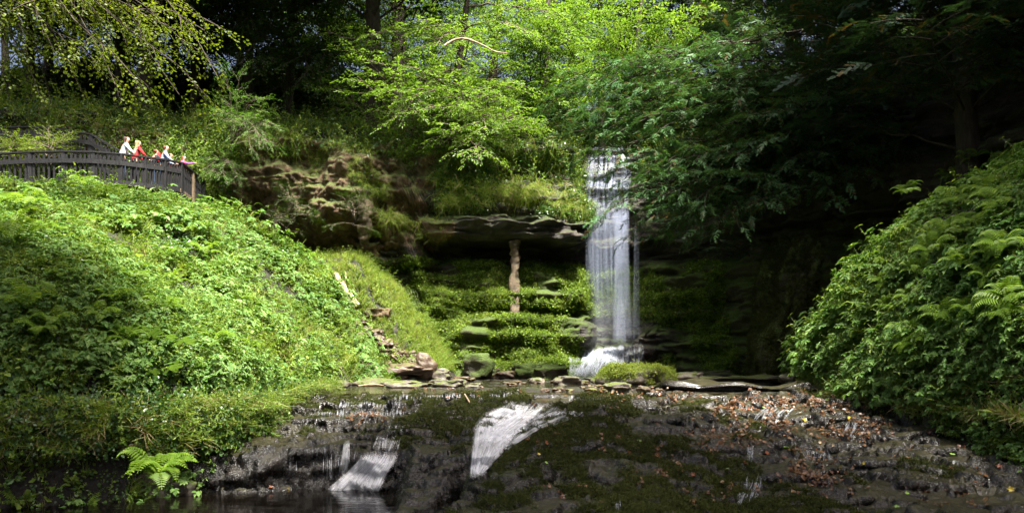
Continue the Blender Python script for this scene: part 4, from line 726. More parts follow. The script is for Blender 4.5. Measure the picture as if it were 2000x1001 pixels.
for i, (u, v, k) in enumerate(LP):
    q_, n_ = cast(u, v); n_ = n_ if n_[2] > 0 else -n_; o = link('fallen_leaf', lms[k][i % 3], None, q_+n_*.025); e_ = Vector(n_+rng.normal(0, .25, 3)).to_track_quat('Z', 'Y').to_euler(); o.rotation_euler = e_; o.scale = [random.uniform(.5, .95)]*3
    tagit(o, nm[k], 'leaf', k+' fallen leaves')

# ------------------------------------------------------------ ferns and big plants
FR = [mkmesh('frond', *(frond(seed=i, curl=c)[:2]), M['fern'], None, False) for i, c in enumerate((1.2, .9, 1.5))]
def fern(q_, size, n, label, up=(0, -.3, 1), sq=1., group=None):
    e = empty('fern', q_); e.rotation_euler = Vector(up).to_track_quat('Z', 'Y').to_euler(); tagit(e, label, 'fern', group)
    for i in range(n):
        o = link('frond', FR[i % 3], e); o.rotation_euler = (random.uniform(-.25, .25), random.uniform(-.3, .3), i/n*6.283+random.uniform(-.2, .2)); o.scale = [size*random.uniform(.75, 1.1)]*3
    return e
fern(P(310, 930, 9.2), .62, 14, 'bright green fern growing from the dark rock at lower left', (.15, -.25, 1), 1.)
FL = [(45, 430, .9, 'large yellow-green fern at the left edge of the bank'), (30, 505, .9, 'drooping shaded fern at the left edge below the yellow one'), (20, 345, .8, 'fern beside the first fence post at the far left'), (125, 352, .8, 'fern on the bank crest under the second fence post'), (165, 385, .7, 'light fern on the bank just under the railing'), (215, 405, .7, 'fine-leaved fern below the middle of the railing'), (560, 452, .8, 'pale fern on the right shoulder of the bank'), (600, 520, .6, 'small fern near the bare earth on the bank shoulder'), (60, 640, .7, 'shaded fern low on the left bank edge'), (400, 520, .7, 'soft fern in the middle of the sunny bank'), (520, 425, .7, 'fern high on the sloping right edge of the bank'), (330, 590, .6, 'fern among grasses in the middle of the left bank')]
for i, (u, v, sc_, lb) in enumerate(FL): fern(cast(u, v)[0]+A([.05, -.1, .28]), sc_*.9, 9, lb)
FL = [(1905, 330, 1., 'tall fern at the top of the right bank'), (1960, 330, 1.1, 'topmost fern at the right edge of the picture'), (1860, 365, .9, 'dark fern at the upper left of the right bank'), (1935, 400, .8, 'yellow-green fern lit on the upper right bank'), (1975, 440, 1., 'drooping fern on the right edge above the herbs'), (1830, 520, .9, 'wide yellow-green fern in the middle of the right bank'), (1870, 480, .8, 'fern with upright fronds right of the wide one'), (1895, 540, .8, 'dark fern beneath the upright fern'), (1800, 555, .7, 'fern lying flat on the right bank'), (1970, 520, .9, 'fern at the right edge half way up the bank'), (1780, 400, .8, 'blurred fern at the top left corner of the right bank'), (1640, 640, .45, 'small fern on the left foot of the right bank'), (1740, 620, .5, 'small fern among lance-shaped leaves on the right bank')]
for i, (u, v, sc_, lb) in enumerate(FL):
    q_ = cast(u, v)[0]
    if q_[1] > 21: q_ = P(u, v, 17.5)
    fern(q_+A([-.2, -.2, .2]), sc_*.62, 10, lb, (-.5, -.5, 1))
for i in range(26):
    u = random.uniform(1690, 1990); v = random.uniform(360, 700); q_ = cast(u, v)[0]
    if v < 380+(1900-u)*1.1 or q_[1] > 21: continue
    fern(q_+A([-.2, -.2, .2]), random.uniform(.35, .6), 8, 'arching fern among the herbs of the right bank', (-.5, -.4, 1), 1., 'ferns scattered over the right bank')
for i in range(22):
    u = random.uniform(20, 560); v = random.uniform(400, 700); q_ = cast(u, v)[0]
    if q_[1] > 24: continue
    fern(q_+A([.05, -.1, .18]), random.uniform(.35, .6), 8, 'small fern among the herbs of the sunny left bank', (.1, -.3, 1), 1., 'ferns scattered over the left bank')
def palm(l, seed, lobes=5):
    V = [(0, 0, 0)]; n = lobes*4+1; r = random.Random(seed)
    for i in range(n):
        t = i/(n-1); a_ = (t-.5)*4.9; k = abs(math.sin(t*math.pi*lobes)); rr = l*(.55+.42*k**.8)*(1-.18*abs(t-.5)*2)*r.uniform(.95, 1.05); V.append((math.sin(a_)*rr, math.cos(a_)*rr+.0, -.18*rr*abs(math.sin(a_*1.0))+.02*l*((i % 2)*2-1)))
    return A(V, float), [(0, i+1, i+2) for i in range(n-1)]
def bigplant(u, v, n, l, label, mat='herb2', sp=.5, ov=.12):
    q_ = cast(u, v)[0]; e = empty('broadleaf_plant', q_); tagit(e, label, 'plant')
    for i in range(n):
        a_ = random.uniform(0, 6.28); r = sp*math.sqrt(random.random()); V, Fq = palm(l*random.uniform(.6, 1.15), i); me = bpy.data.meshes.new('leaf'); me.from_pydata([tuple(x) for x in V], [], Fq); me.materials.append(M[mat])
        o = link('leaf', me, e); o.location = (math.cos(a_)*r, math.sin(a_)*r*.6-.1, random.uniform(.1, .35)-.5*r*.3); o.rotation_euler = (random.uniform(.1, .8), random.uniform(-.3, .3), a_+random.uniform(-.6, .6)-1.57)
bigplant(285, 668, 22, .20, 'large pale lobed leaves spreading in the middle of the left bank', 'herb2', 1.1)
bigplant(275, 735, 14, .17, 'group of darker lobed leaves below the pale ones on the left bank', 'herb2', .6)
bigplant(385, 745, 8, .13, 'small cluster of lobed leaves on the bank above the dark pool', 'herb2', .4)
def lance(u, v, n, label, mat, L_=.4, up=(-.4, -.4, 1), Y=None):   # strap leaves
    q_ = cast(u, v)[0]; p = Pr(); r = random.Random(int(u))
    for i in range(n):
        a_ = r.uniform(0, 6.28); l = L_*r.uniform(.6, 1.1); s = r.uniform(.3, .9); pts = [A([math.cos(a_)*s*l*t, math.sin(a_)*s*l*t, l*(t-.75*t**3)]) for t in (0, .3, .6, .85, 1)]
        p.strip(pts, A([.4, 1, 1, .6, .05])*.022, (-math.sin(a_), math.cos(a_), 0), 0)
    V, Fq, m_ = p.get(); o = link('strap_fern', mkmesh('strap_fern', V, Fq, M[mat], None, True), None, q_+A([-.12, -.12, .15])); o.rotation_euler = Vector(up).to_track_quat('Z', 'Y').to_euler(); tagit(o, label, 'fern', 'strap-leaved ferns on the right bank')
for i in range(46):
    t = random.random(); u = 1625+random.gauss(60, 45)+t*50; v = 650-t*230+random.gauss(0, 25)
    q_ = cast(u, v)[0]
    if q_[1] > 21.5: continue
    lance(u, v, 14, 'strap-leaved fern tuft on the left flank of the right bank', 'lime' if i % 4 == 0 else 'fern')
# ------------------------------------------------------------ trees
SPR = {'maple': [spray(seed=i, ll=.11, n=12) for i in range(5)], 'small': [spray(seed=20+i, ll=.075, n=15) for i in range(5)], 'lime': [spray(seed=40+i, ll=.095, asp=.75, n=11, droop=.5) for i in range(5)], 'yew': [yspray(seed=i) for i in range(5)], 'fine': [spray(seed=60+i, ll=.06, asp=.4, n=20, droop=.3) for i in range(4)]}
def qbez(a_, b_, c_, n):
    t = np.linspace(0, 1, n)[:, None]; return (1-t)**2*a_+2*t*(1-t)*b_+t*t*c_
def tree(name, label, cat, group, base_, top_, r0, boughs, kind, leafmat_, sub=7, subl=1.0, ns=3, ssc=1., droop=.25, thick=.16, leaf2=None, barkm='bark', flat=.25, jit=.15, tw='twig', extra=None, upj=.18, bstart=.25, subn=8):
    base_ = A(base_, float); top_ = A(top_, float); e = empty(name, base_); tagit(e, label, cat, group)
    k = 14; t = np.linspace(0, 1, k)[:, None]; tr = base_+(top_-base_)*t+np.stack([fbm(np.stack([t[:, 0]*3+base_[0], t[:, 0]*0, t[:, 0]*0+i*9], 1), 2, 5) for i in range(3)], 1)*A([.35, .35, 0])*t
    a = Acc(); V, Fq = tube(tr, r0*(1-.75*t[:, 0])+.25*r0*np.exp(-t[:, 0]*25), 10, .15, int(abs(base_[0])*7)); a.add(V, Fq); link('trunk', a.mesh('trunk', [M[barkm]], True, base_), e)
    br = Acc(); P_ = []; D_ = []
    for bi, (fr, end) in enumerate(boughs):
        end = A(end, float); s0 = tr[int(fr*(k-1))]; Lb = np.linalg.norm(end-s0); mid = (s0+end)/2+A([0, 0, droop*Lb])+rng.normal(0, .05*Lb, 3)
        c = qbez(s0, mid, end, subn+4); rb = thick*r0*(1+.0*Lb); rad = rb*(1-.85*np.linspace(0, 1, len(c)))+.006; c[2:-1] += rng.normal(0, .03*Lb/4, (len(c)-3, 3)); V, Fq = tube(c, rad, 5); br.add(V, Fq)
        tg_ = norm(np.gradient(c, axis=0)); d_all = np.r_[0, np.cumsum(np.linalg.norm(np.diff(c, axis=0), axis=1))]
        for si in range(sub):
            tt = bstart+(1-bstart)*(si+random.random()*.6)/sub; ps = A([np.interp(tt*d_all[-1], d_all, c[:, q_]) for q_ in range(3)]); tgv = A([np.interp(tt*d_all[-1], d_all, tg_[:, q_]) for q_ in range(3)])
            sd = norm(np.cross(tgv, UP)); sg = 1 if si % 2 else -1; ln = subl*(1.15-.55*tt)*random.uniform(.6, 1.2); dv = norm(tgv*random.uniform(.5, .9)+sd*sg*random.uniform(.5, 1.)+UP*random.uniform(-flat, flat)); en = ps+dv*ln+A([0, 0, -.12*ln])
            c2 = qbez(ps, (ps+en)/2+A([0, 0, .08*ln]), en, 5); V, Fq = tube(c2, np.linspace(.012+.008*ln, .004, 5), 4); br.add(V, Fq)
            for q_ in range(ns):
                f_ = (q_+.8)/ns; pp = ps+(en-ps)*f_; s2 = 1 if q_ % 2 else -1; dd = norm(dv*(1 if q_ == ns-1 else .6)+np.cross(dv, UP)*s2*(.0 if q_ == ns-1 else .8)+rng.normal(0, jit, 3)); P_.append(pp); D_.append(dd)
        P_.append(c[-1]); D_.append(tg_[-1]); P_.append(c[-2]); D_.append(norm(tg_[-2]+rng.normal(0, .4, 3)))
    link('branches', br.mesh('branches', [M[tw]], True, base_), e)
    P_ = A(P_); D_ = A(D_); ups = norm(UP+rng.normal(0, upj, P_.shape)); x_ = norm(np.cross(D_, ups)); ups = np.cross(x_, D_)
    ac = Acc(); scat_var(ac, SPR[kind], P_, ups, rng.uniform(.75, 1.2, len(P_))*ssc, D_); V = np.vstack(ac.V)
    ms = [M[leafmat_], M[tw], M[leaf2 or leafmat_]]; link('crown', ac.mesh('crown', ms, False, base_), e); return e
def auto_boughs(base_, top_, R, n, z0=.35, bias=None, dz=.15):
    base_ = A(base_, float); top_ = A(top_, float); o = []; h = top_[2]-base_[2]
    for i in range(n):
        f = z0+(1-z0)*(i+random.random())/n; a_ = i*2.4+random.random(); rr = R*math.sin(min(1, (1.08-f)/(1.08-z0)*1.1+.12)*math.pi/2*1.)*random.uniform(.7, 1.1); c = base_+(top_-base_)*f
        e_ = c+A([math.cos(a_)*rr, math.sin(a_)*rr, dz*rr+random.uniform(-.4, .6)]); o.append((max(.05, f-.12), e_))
    return o
def G(x, y): return float(H(A([x]), A([y]))[0])
# centre maple on the cliff top with boughs hanging over the rock face
bx, by = P(885, 200, 33)[:2]; b0 = (bx, by, G(bx, by)-.3)
ep = [(715, 70, 29), (700, 150, 28.5), (690, 95, 29), (760, 175, 28), (745, 120, 28), (815, 130, 28), (860, 205, 27.5), (935, 305, 27), (885, 245, 27.5), (1005, 235, 28), (1025, 215, 27.5), (970, 180, 28), (1055, 235, 28.5), (790, 225, 28), (730, 140, 29), (1040, 70, 29), (985, 110, 29), (925, 60, 29), (1090, 30, 30), (850, 40, 29), (950, 250, 27.5), (905, 165, 28), (780, 80, 29), (880, 110, 28.5), (830, 180, 27.8), (1010, 160, 28.5), (640, 60, 30), (660, 170, 30), (915, 210, 28), (845, 90, 29)]
tree('maple_tree', 'large maple with bright green boughs drooping over the middle of the cliff', 'tree', None, b0, (bx+.5, by-1.5, b0[2]+11), .26, [(random.uniform(.05, .55) if v > 90 else random.uniform(.3, .8), P(u, v, y)) for u, v, y in ep], 'maple', 'maple', 12, 1.5, 4, .9, .10, .16, flat=.2, upj=.3)
# dead pale branch arching before the maple
lump('dead_branch', [P(868, 90, 28), P(885, 78, 28), P(905, 74, 28), P(930, 82, 28), P(955, 95, 28), P(968, 102, 28), P(992, 104, 28)], [.05, .045, .04, .035, .03, .025, .012], 'palewood', 'pale bare branch arching through the maple leaves at top centre', 'branch', 7, .2, 8)
# bright trees right of the maple and above the waterfall
for i, (u, y, hh, r0, lb, km, eps) in enumerate([
 (1062, 34.5, 14, .24, 'tall tree with yellow-green leaves and a straight dark trunk left of the waterfall', 'maple', [(1000, 40, 31), (1060, 20, 31), (1100, 60, 31), (1130, 20, 32), (1050, 120, 31), (1095, 140, 31), (1015, 90, 31), (1080, 190, 31), (1120, 100, 32), (990, 10, 31), (1040, 170, 31), (1150, 150, 32)]),
 (1235, 36.5, 14, .24, 'yellow-green tree standing directly above the waterfall', 'maple', [(1180, 30, 34), (1230, 60, 33), (1280, 40, 33), (1330, 30, 33), (1210, 120, 34), (1260, 100, 33), (1300, 80, 33), (1170, 90, 34), (1350, 70, 33), (1240, 10, 33), (1190, 160, 35), (1290, 150, 34), (1160, 20, 34), (1380, 20, 33)]),
 (560, 35, 13, .22, 'shaded broadleaf tree on the slope left of the maple', 'dark', [(480, 40, 32), (520, 10, 32), (560, 60, 32), (610, 30, 32), (640, 90, 32), (590, 100, 32), (540, 110, 32), (500, 80, 32), (650, 130, 31.5), (470, 130, 31), (600, 150, 31.5), (690, 20, 32)])]):
    x, _, _ = P(u, 0, y); b0 = (x, y, G(x, y)-.3); tree('broadleaf_tree', lb, 'tree', None, b0, (x+.3, y-.5, b0[2]+hh), r0, [(random.uniform(.15, .7), P(*q_)) for q_ in eps], 'maple', km, 12, 1.7, 5, 1.15, .08, .16, upj=.4, tw='bark')
# bush growing from the left cliff edge
x, y, z = P(452, 300, 29.2); tree('bush', 'feathery bright green bush leaning out beside the brown cliff', 'bush', None, (x, y, z), P(470, 200, 29), .07, [(random.uniform(.1, .9), P(*q_)) for q_ in [(440, 150, 28.5), (470, 140, 28.5), (500, 190, 28), (520, 235, 27.8), (505, 265, 27.6), (480, 225, 28), (450, 190, 28.4), (525, 280, 27.8), (460, 240, 28), (490, 290, 27.8), (510, 210, 28), (435, 215, 28.3)]], 'fine', 'hang', 7, .7, 3, .8, .12, .3)
x, y, z = P(425, 345, 29.4); tree('bush', 'low green bush at the right end of the railing', 'bush', None, (x, y, z), P(425, 300, 29), .05, [(random.uniform(.1, .9), P(*q_)) for q_ in [(405, 310, 28.8), (430, 295, 28.6), (450, 320, 28.4), (440, 345, 28.4), (415, 335, 28.6), (465, 345, 28.4), (400, 335, 29)]], 'fine', 'hang', 6, .5, 3, .7, .12, .3)
for u, v, lb in [(575, 420, 'dark leafy shrub in the hollow under the brown cliff'), (560, 450, 'low shrub beside the bank shoulder under the brown cliff'), (690, 440, 'small shrub beside the lumpy rock column')]:
    q_ = P(u, v, 28.6); tree('bush', lb, 'bush', None, q_, q_+A([0, 0, .8]), .04, auto_boughs(q_, q_+A([0, 0, .8]), .8, 9, .1), 'small', 'dark', 5, .4, 3, .6, .1, .3)
for u, v, lb in [(35, 285, 'leafy green shrub at the left edge between the two railings'), (95, 282, 'rounded green shrub between the two railings')]:
    q_ = P(u, 330, 27.3); tree('bush', lb, 'bush', None, q_, q_+A([0, 0, .9]), .04, auto_boughs(q_, q_+A([0, 0, 1.0]), .8, 12, .2), 'small', 'herb', 6, .5, 3, .6, .1, .3)
# upper left tree with yellowish hanging leaves
ep = [(30, 90), (70, 165), (130, 60), (200, 40), (185, 120), (262, 150), (250, 90), (330, 110), (400, 60), (425, 150), (350, 185), (100, 205), (10, 30), (440, 60), (300, 30), (60, 20), (160, 180), (290, 170), (380, 20), (20, 200), (225, 165), (390, 100), (50, 130), (150, 20), (345, 60), (110, 110), (215, 75), (410, 195), (270, 60)]
tree('lime_tree', 'overhanging tree with yellow-green leaves filling the top left corner', 'tree', None, (-17.5, 18.5, G(-17.5, 18.5)-.3), (-13, 19.5, 16), .3, [(random.uniform(.55, .98), P(u, v, random.uniform(18.5, 21))) for u, v in ep], 'lime', 'lime', 7, 1.1, 4, .9, .08, .10, flat=.35, upj=.4, tw='bark')
# hanging ivy mass left of picture
# yew with drooping feathery boughs
ep = [(1078, 190, 22), (1092, 215, 21.5), (1120, 260, 21.5), (1135, 175, 22.5), (1160, 290, 21), (1205, 330, 20.8), (1235, 375, 20.5), (1185, 412, 20.3), (1180, 240, 21.5), (1250, 300, 20.8), (1285, 250, 21), (1300, 380, 20), (1340, 310, 20.3), (1375, 440, 19.8), (1330, 420, 20), (1440, 360, 19.8), (1465, 400, 19.6), (1420, 300, 20), (1260, 425, 20.3), (1215, 205, 22), (1320, 220, 21), (1390, 350, 20), (1480, 290, 20), (1500, 230, 20.5), (1440, 235, 20.5), (1150, 215, 22), (1280, 460, 20.5), (1350, 180, 21.5), (1570, 300, 19.8), (1600, 360, 19.8), (1550, 250, 20), (1640, 290, 19.8), (1690, 250, 20), (1720, 285, 20), (1620, 230, 20), (1655, 335, 20), (1580, 200, 20.5), (1360, 390, 19.8), (1245, 340, 20.4), (1100, 160, 22.5), (1230, 150, 22.5), (1200, 265, 21.2)]
tree('yew_tree', 'dark yew with blue-green feathery boughs drooping in front of the waterfall', 'tree', None, (12.4, 25.5, G(12.4, 25.5)-.5), (11.2, 25.8, 19), .38, [(min(.9, max(.28, (P(*q_)[2]-2.5)/12)), P(q_[0], q_[1], q_[2]+2.6)) for q_ in ep], 'yew', 'yew', 18, 1.6, 7, .88, .10, .10, 'yewold', flat=.35, jit=.25, bstart=.30, tw='bark', upj=.35)
for i, (x, y, tp, lb) in enumerate([(11.5, 20, 16, 'dark conifer filling the top right shadows'), (14.6, 18, 16, 'dark conifer beyond the right bank ferns'), (10.4, 29, 18, 'dark conifer deep in the shade behind the yew'), (13.5, 26, 19, 'tall dark conifer furthest back on the right')]):
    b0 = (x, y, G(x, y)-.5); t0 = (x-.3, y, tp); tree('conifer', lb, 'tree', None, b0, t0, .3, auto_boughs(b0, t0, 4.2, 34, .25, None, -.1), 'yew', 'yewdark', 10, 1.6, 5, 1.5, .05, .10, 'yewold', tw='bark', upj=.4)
# unseen crowns above the frame, added only to cast shade into the glen
for i, (x, y, tx, ty, tp, R_, nb_, lb) in enumerate([(14.5, 19, 12., 17.0, 21, 5.4, 74, 'added shade tree on the right whose crown roofs the glen'), (-15, 5, -3.2, 3.0, 18, 4.0, 60, 'added shade tree leaning over the lower pool from the left'),
 (11, -4, 3.6, 4.4, 20, 4.9, 27, 'added shade tree reaching over the stream ledges from the right'), (16, 4, 12.8, 8, 20, 3.2, 26, 'added shade tree above the far right bank'), (-15.5, 33, -12, 28.8, 22, 5.8, 56, 'added shade tree on the slope behind the railings'), (-6, 34, -5.2, 29.2, 23, 4.6, 46, 'added shade tree above the brown cliff'), (-22, 33, -19, 29, 22, 5, 40, 'added shade tree beyond the left end of the railings')]):
    b0 = (x, y, G(x, y)-.5); tree('added_shade_tree', lb, 'tree', None, b0, (tx, ty, tp), .4, auto_boughs(b0, (tx, ty, tp), R_, nb_, .55, None, .02), 'maple', 'dark', 11, 2.0, 5, 2.0, .05, .12, tw='bark', upj=.4)
# slope trees added to shade the hillside, then the crest trees
for u, y, lb in [(60, 36, 'added shade tree half way up the dark left slope'), (230, 35, 'added shade tree on the dark slope above the rear railing'), (380, 36.5, 'added shade tree on the dark slope above the people'), (480, 35.5, 'added shade tree on the dark slope behind the feathery bush')]:
    x = (u-CX)/F*y; g0 = G(x, y); b0 = (x, y, g0-.4); t0 = (x+random.uniform(-.5, .5), y, g0+15)
    tree('woodland_tree', lb, 'tree', None, b0, t0, .22, auto_boughs(b0, t0, 5.0, 34, .3), 'maple', 'dark', 10, 1.9, 5, 1.7, .05, .12, upj=.6, tw='bark')
spec = [(-90, 41, 'dark', 'crest tree with ivy-covered trunk at the far left edge'), (10, 44, 'dark', 'crest tree standing first from the left edge'), (95, 40, 'dark', 'dark crest tree left of the first bright sky gap'), (150, 46, 'dark', 'thin crest tree in front of the left sky gap'), (245, 41, 'dark', 'dark crest tree with forked trunk amid the bright sky gap at left'), (345, 45, 'dark', 'crest tree right of the bright sky gap at left'), (400, 40, 'dark', 'dark crest tree above the people'), (470, 44, 'dark', 'slim crest tree above the feathery bush'), (640, 44, 'dark', 'crest tree with slim trunk left of the thick one'), (775, 39, 'maple', 'thick straight dark trunk tree at top centre'), (735, 45, 'maple', 'slim pale trunk tree left of the thick trunk'), (850, 46, 'maple', 'crest tree behind the maple'), (960, 44, 'maple', 'crest tree behind the pale bare branch'), (1120, 46, 'maple', 'slim crest tree beside the sky gap near the waterfall'), (1180, 43, 'maple', 'crest tree behind the top of the waterfall'), (1330, 44, 'dark', 'shaded crest tree right of the waterfall'), (1430, 41, 'dark', 'dark crest tree behind the yew'), (1560, 43, 'dark', 'darkest crest tree at upper right'), (1700, 40, 'dark', 'crest tree lost in the shadows at upper right')]
for u, y, km, lb in spec:
    x = (u-CX)/F*y; g0 = G(x, y); b0 = (x, y, g0-.4); t0 = (x+random.uniform(-.8, .8), y, g0+random.uniform(11, 14)); r0 = .42 if u == 775 else random.uniform(.16, .28)
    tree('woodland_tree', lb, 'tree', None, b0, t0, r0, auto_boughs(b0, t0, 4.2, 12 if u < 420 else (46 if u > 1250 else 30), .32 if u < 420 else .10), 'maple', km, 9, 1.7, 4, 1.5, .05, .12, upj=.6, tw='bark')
# ------------------------------------------------------------ railings
def boxv(w, d, h, bev=.01):
    c = []
    for z, k in ((0, 1), (h-bev, 1), (h, 0)):
        i = 0 if k else bev; c += [(-w/2+i, -d/2+i, z), (w/2-i, -d/2+i, z), (w/2-i, d/2-i, z), (-w/2+i, d/2-i, z)]
    Fq = [(3, 2, 1, 0), (8, 9, 10, 11)]+[(l*4+i, l*4+(i+1) % 4, l*4+4+(i+1) % 4, l*4+4+i) for l in (0, 1) for i in range(4)]; return A(c, float), A(Fq)
def beam(name, a_, b_, w, h, mat, parent, loc):   # plank from a to b
    a_ = A(a_); b_ = A(b_); d = b_-a_; L_ = np.linalg.norm(d); V, Fq = boxv(w, h, L_, .008); y = norm(d); x = norm(np.cross(y, UP)); z = np.cross(x, y); V = V[:, :1]*x+V[:, 1:2]*z+V[:, 2:]*y+a_-loc
    return link(name, mkmesh(name, V, Fq, mat, None, False), parent)
def railing(label, pts, ht, deep, npk, pale=()):
    loc = A(pts[0]); e = empty('railing', loc); tagit(e, label, 'railing')
    for i, p_ in enumerate(pts):
        p_ = A(p_); V, Fq = boxv(.13, .13, ht+deep+.02, .015); link('post', mkmesh('post', V, Fq, M['timberpale' if i in pale else 'timber'], None, False), e, p_-loc-A([0, 0, ht+deep]))
    for i in range(len(pts)-1):
        a_, b_ = A(pts[i]), A(pts[i+1]); dn = lambda k: A([0, 0, -k]); fr = A([0, .085, 0])
        beam('handrail', a_+A([0, 0, .035]), b_+A([0, 0, .0351]), .17, .045, M['timber'], e, loc)
        beam('rail', a_+dn(.28)-A([0, .085, 0]), b_+dn(.28)-A([0, .085, 0]), .035, .14, M['timber'], e, loc)
        beam('rail', a_+dn(.92)-A([0, .085, 0]), b_+dn(.92)-A([0, .085, 0]), .035, .14, M['timberpale' if i in (8,) and pale else 'timber'], e, loc)
        for k in range(npk):
            t = (k+.75)/(npk+.5); c = a_*(1-t)+b_*t; V, Fq = boxv(.07, .022, .98, .004); o = link('picket', mkmesh('picket', V, Fq, M['timber'], None, False), e, c-loc+A([0, -.045, -1.03])); o.rotation_euler = (0, random.uniform(-.01, .01), 0)
    return e
fp = [(-75, 306, 26.6), (-8, 303, 26.4), (60, 299.5, 26.2), (125, 298, 26.1), (183, 299, 26.1), (237, 303, 26.2), (284, 309, 26.5), (322, 314, 26.9), (354, 320, 27.4), (376, 338, 28.0), (397, 357, 28.8)]
railing('dark timber front railing of the viewing platform on the left bank', [P(*q_) for q_ in fp], 1.1, .9, 6, (9,))
railing('dark timber rear railing climbing behind the viewing platform', [P(*q_) for q_ in [(-60, 257, 28.2), (0, 252, 28.1), (70, 250, 28.0), (125, 256, 27.95), (180, 265, 27.9), (236, 298, 27.7)]], 1.1, .9, 7)
dk = [P(*q_) for q_ in fp[:9]]; V = []
for q_ in dk: V += [(q_[0], q_[1]-.02, 6.44), (q_[0]+.1, q_[1]+1.5, 6.44), (q_[0], q_[1]-.02, 6.36), (q_[0]+.1, q_[1]+1.5, 6.36)]
Fq = []
for i in range(len(dk)-1):
    a_ = i*4; b_ = a_+4; Fq += [(a_, b_, b_+1, a_+1), (a_+2, a_+3, b_+3, b_+2), (a_, a_+2, b_+2, b_), (a_+1, b_+1, b_+3, a_+3)]
tagit(link('boardwalk', mkmesh('boardwalk', A(V), A(Fq), M['deck'], None, False)), 'timber boardwalk of the viewing platform behind the front railing', 'boardwalk')
# ------------------------------------------------------------ people
def skin(name, J, E, mat, parent=None, loc=None, sub=2):
    me = bpy.data.meshes.new(name); me.from_pydata([j[:3] for j in J], E, []); me.materials.append(mat); o = link(name, me, parent, loc)
    md = o.modifiers.new('Skin', 'SKIN'); md.use_smooth_shade = True
    for i, j in enumerate(J): sv = me.skin_vertices[0].data[i]; r = j[3]; sv.radius = r if isinstance(r, tuple) else (r, r); sv.use_root = (i == 0)
    if sub: s_ = o.modifiers.new('Sub', 'SUBSURF'); s_.levels = sub; s_.render_levels = sub
    return o
def person(loc, rz, h, label, skinc, top, legs, hairm, hair='short', lean=.12, reach=0, pack=None):
    s = h/1.72; e = empty('person', loc, rz); e.scale = (s, s, s); tagit(e, label, 'person'); ln = lean
    J = [(0, 0, .93, (.14, .10)), (0, .02, 1.1, (.12, .09)), (0, .02+ln*.6, 1.3, (.15, .10)), (0, .03+ln, 1.44, .06), (0, .05+ln, 1.51, .048), (0, .07+ln, 1.56, (.062, .07)), (0, .06+ln, 1.63, (.074, .088)), (0, .055+ln, 1.70, (.055, .065)), (0, .155+ln, 1.595, .010)]
    E = [(0, 1), (1, 2), (2, 3), (3, 4), (4, 5), (5, 6), (6, 7), (6, 8)]
    arms = []
    for sx in (-1, 1):
        up = reach and sx == 1; i = len(J)
        el = (sx*.23, .14+ln, 1.18) if not up else (sx*.2, .28+ln, 1.32); wr = (sx*.13, .36+ln, 1.05) if not up else (sx*.16, .52+ln, 1.38)
        J += [(sx*.165, .02+ln*.8, 1.385, .055), (*el, .04), (*wr, .026), (wr[0]-sx*.01, wr[1]+.05, wr[2]-.005, (.034, .016))]; E += [(2, i), (i, i+1), (i+1, i+2), (i+2, i+3)]
        arms.append([(sx*.165, .02+ln*.8, 1.385), el, wr])
        for f in range(5):
            o_ = (f-2)*.016; x0, y0, z0 = J[i+3][:3]; ll = [.05, .07, .08, .075, .055][f]; k = len(J)
            if f == 0: J += [(x0-sx*.035, y0+.01, z0, .009), (x0-sx*.05, y0+.035, z0-.01, .007)]
            else: J += [(x0-sx*o_, y0+.04, z0, .009), (x0-sx*o_, y0+.04+ll*.6, z0-.025, .007)]
            E += [(i+3, k), (k, k+1)]
    for sx in (-1, 1):
        i = len(J); J += [(sx*.09, 0, .86, .095), (sx*.10, .03, .48, .058), (sx*.10, -.01, .09, .04), (sx*.10, .13, .035, .035)]; E += [(0, i), (i, i+1), (i+1, i+2), (i+2, i+3)]
    b = skin('body', J, E, skinc, e)
    T = [(0, .0, .90, (.165, .125)), (0, .02, 1.1, (.145, .115)), (0, .02+ln*.6, 1.3, (.18, .125)), (0, .03+ln, 1.43, .075)]; TE = [(0, 1), (1, 2), (2, 3)]
    for sh, el, wr in arms: i = len(T); T += [(*sh, .072), (*el, .052), (*wr, .040)]; TE += [(2, i), (i, i+1), (i+1, i+2)]
    skin('jacket', T, TE, top, e)
    Lg = [(0, 0, .93, (.155, .115))]; LE = []
    for sx in (-1, 1): i = len(Lg); Lg += [(sx*.09, 0, .84, .108), (sx*.10, .03, .48, .072), (sx*.10, -.01, .11, .055)]; LE += [(0, i), (i, i+1), (i+1, i+2)]
    skin('trousers', Lg, LE, legs, e)
    Hh = [(0, .03+ln, 1.69, (.07, .08)), (0, -.01+ln, 1.62, (.082, .075)), (0, -.01+ln, 1.55, (.07, .05))]; HE = [(0, 1), (1, 2)]
    if hair == 'long': Hh += [(0, -.03+ln, 1.44, (.085, .04)), (0, -.05+ln, 1.33, (.06, .03))]; HE += [(2, 3), (3, 4)]
    skin('hair', Hh, HE, hairm, e)
    for sx in (-1, 1): V = IV[:, :]*.009; link('eye', mkmesh('eye', IV*.009, IF, M['eye']), e, (sx*.028, .135+ln, 1.625))
    if pack: V = np.sign(IV)*np.abs(IV)**.5*A([.13, .08, .2]); link('backpack', mkmesh('backpack', V, IF, pack), e, (0, -.16+ln*.4, 1.22))
    return e
cl = lambda n, c: plain(n, c, .8, .12, 12.)
M['eye'] = plain('eye', (.02, .02, .02), .2); sk = plain('skin', (.50, .30, .22), .55, .06)
denim = cl('denim', (.05, .09, .18)); blk = cl('dark_cloth', (.02, .02, .03)); wht = cl('white_cloth', (.62, .72, .80)); red = cl('red_cloth', (.50, .03, .04)); pnk = cl('pink_cloth', (.70, .08, .30)); crm = cl('crimson_cloth', (.25, .02, .04))
brn = plain('hair_brown', (.05, .028, .02), .6); bln = plain('hair_blond', (.42, .27, .12), .6); abn = plain('hair_auburn', (.14, .045, .02), .6); blu = cl('blue_cloth', (.30, .42, .68))
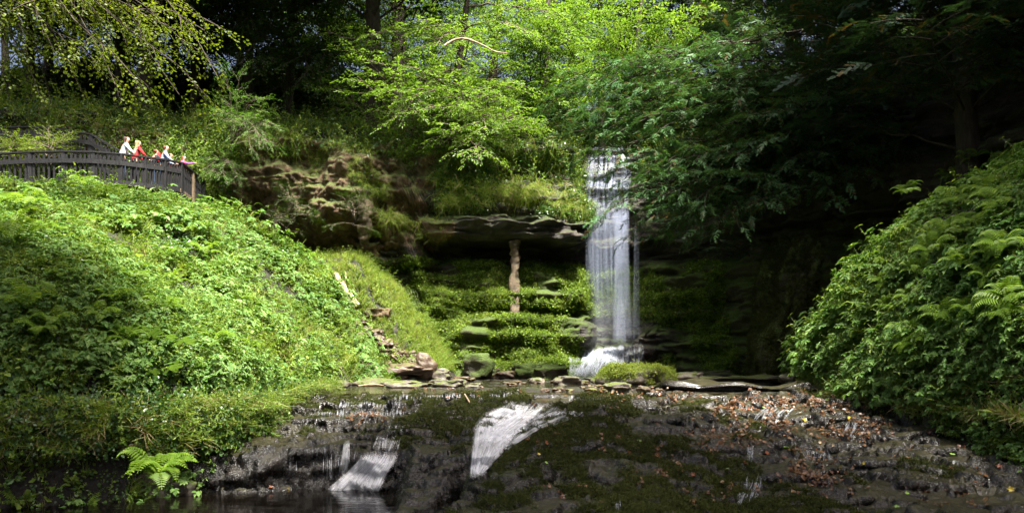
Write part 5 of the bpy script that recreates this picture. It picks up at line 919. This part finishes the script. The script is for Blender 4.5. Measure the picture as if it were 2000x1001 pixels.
DZ = 6.44
def pp(u, Y): x = (u-CX)/F*Y; return (x, Y, DZ)
person(pp(238, 26.75), -.9, 1.74, 'long-haired person in a white top leaning on the railing', sk, wht, denim, brn, 'long', .10)
person(pp(263, 26.80), -.7, 1.62, 'blond person in a red top beside the one in white', sk, red, blk, bln, 'long', .08)
person(pp(298, 27.15), -.5, 1.42, 'auburn-haired child in a dark jacket behind the railing', sk, blk, denim, abn, 'short', .12)
person(pp(316, 27.45), -1.1, 1.62, 'brown-haired person in light blue with a red backpack', sk, blu, denim, abn, 'short', .10, 0, red)
person(pp(326, 28.0), -.8, 1.50, 'person in a crimson jacket mostly hidden behind the blue one', sk, crm, blk, brn, 'short', .08)
person(pp(350, 27.85), -1.3, 1.36, 'small child in a pink jacket pointing towards the waterfall', sk, pnk, pnk, abn, 'long', .14, 1)
# ------------------------------------------------------------ light and camera
EL, AZ = math.radians(66), math.radians(150)     # azimuth measured from +Y towards +X
w = bpy.data.worlds.new('World'); S.world = w; w.use_nodes = True; t = w.node_tree; bg = t.nodes['Background']; sky = t.nodes.new('ShaderNodeTexSky'); sky.sky_type = 'NISHITA'; sky.sun_disc = False; sky.sun_elevation = EL; sky.sun_rotation = AZ; sky.air_density = .7; sky.dust_density = 10
t.links.new(sky.outputs[0], bg.inputs[0]); bg.inputs[1].default_value = .07
sl = bpy.data.lights.new('sun', 'SUN'); sl.energy = 5; sl.angle = math.radians(5); sl.color = (1, .95, .84); so = link('sun', sl); sd = Vector((math.cos(EL)*math.sin(AZ), math.cos(EL)*math.cos(AZ), math.sin(EL))); so.rotation_euler = sd.to_track_quat('Z', 'Y').to_euler()
cam = bpy.data.cameras.new('camera'); co = link('camera', cam, None, (0, 0, CZ)); co.rotation_euler = (math.pi/2, 0, 0); cam.lens = 36*F/2000; cam.sensor_width = 36; cam.shift_y = (VH-500.5)/2000; cam.clip_end = 2000; cam.clip_start = .05; S.camera = co
S.view_settings.view_transform = 'Standard'; S.view_settings.look = 'None'; S.view_settings.exposure = 2.0; S.view_settings.gamma = 1
S.cycles.max_bounces = 7; S.cycles.diffuse_bounces = 3; S.cycles.glossy_bounces = 2; S.cycles.transmission_bounces = 4; S.cycles.transparent_max_bounces = 24; S.cycles.use_denoising = True; S.cycles.sample_clamp_indirect = 6; S.cycles.caustics_reflective = False; S.cycles.caustics_refractive = False
S.cycles.use_adaptive_sampling = True; S.cycles.adaptive_threshold = .02
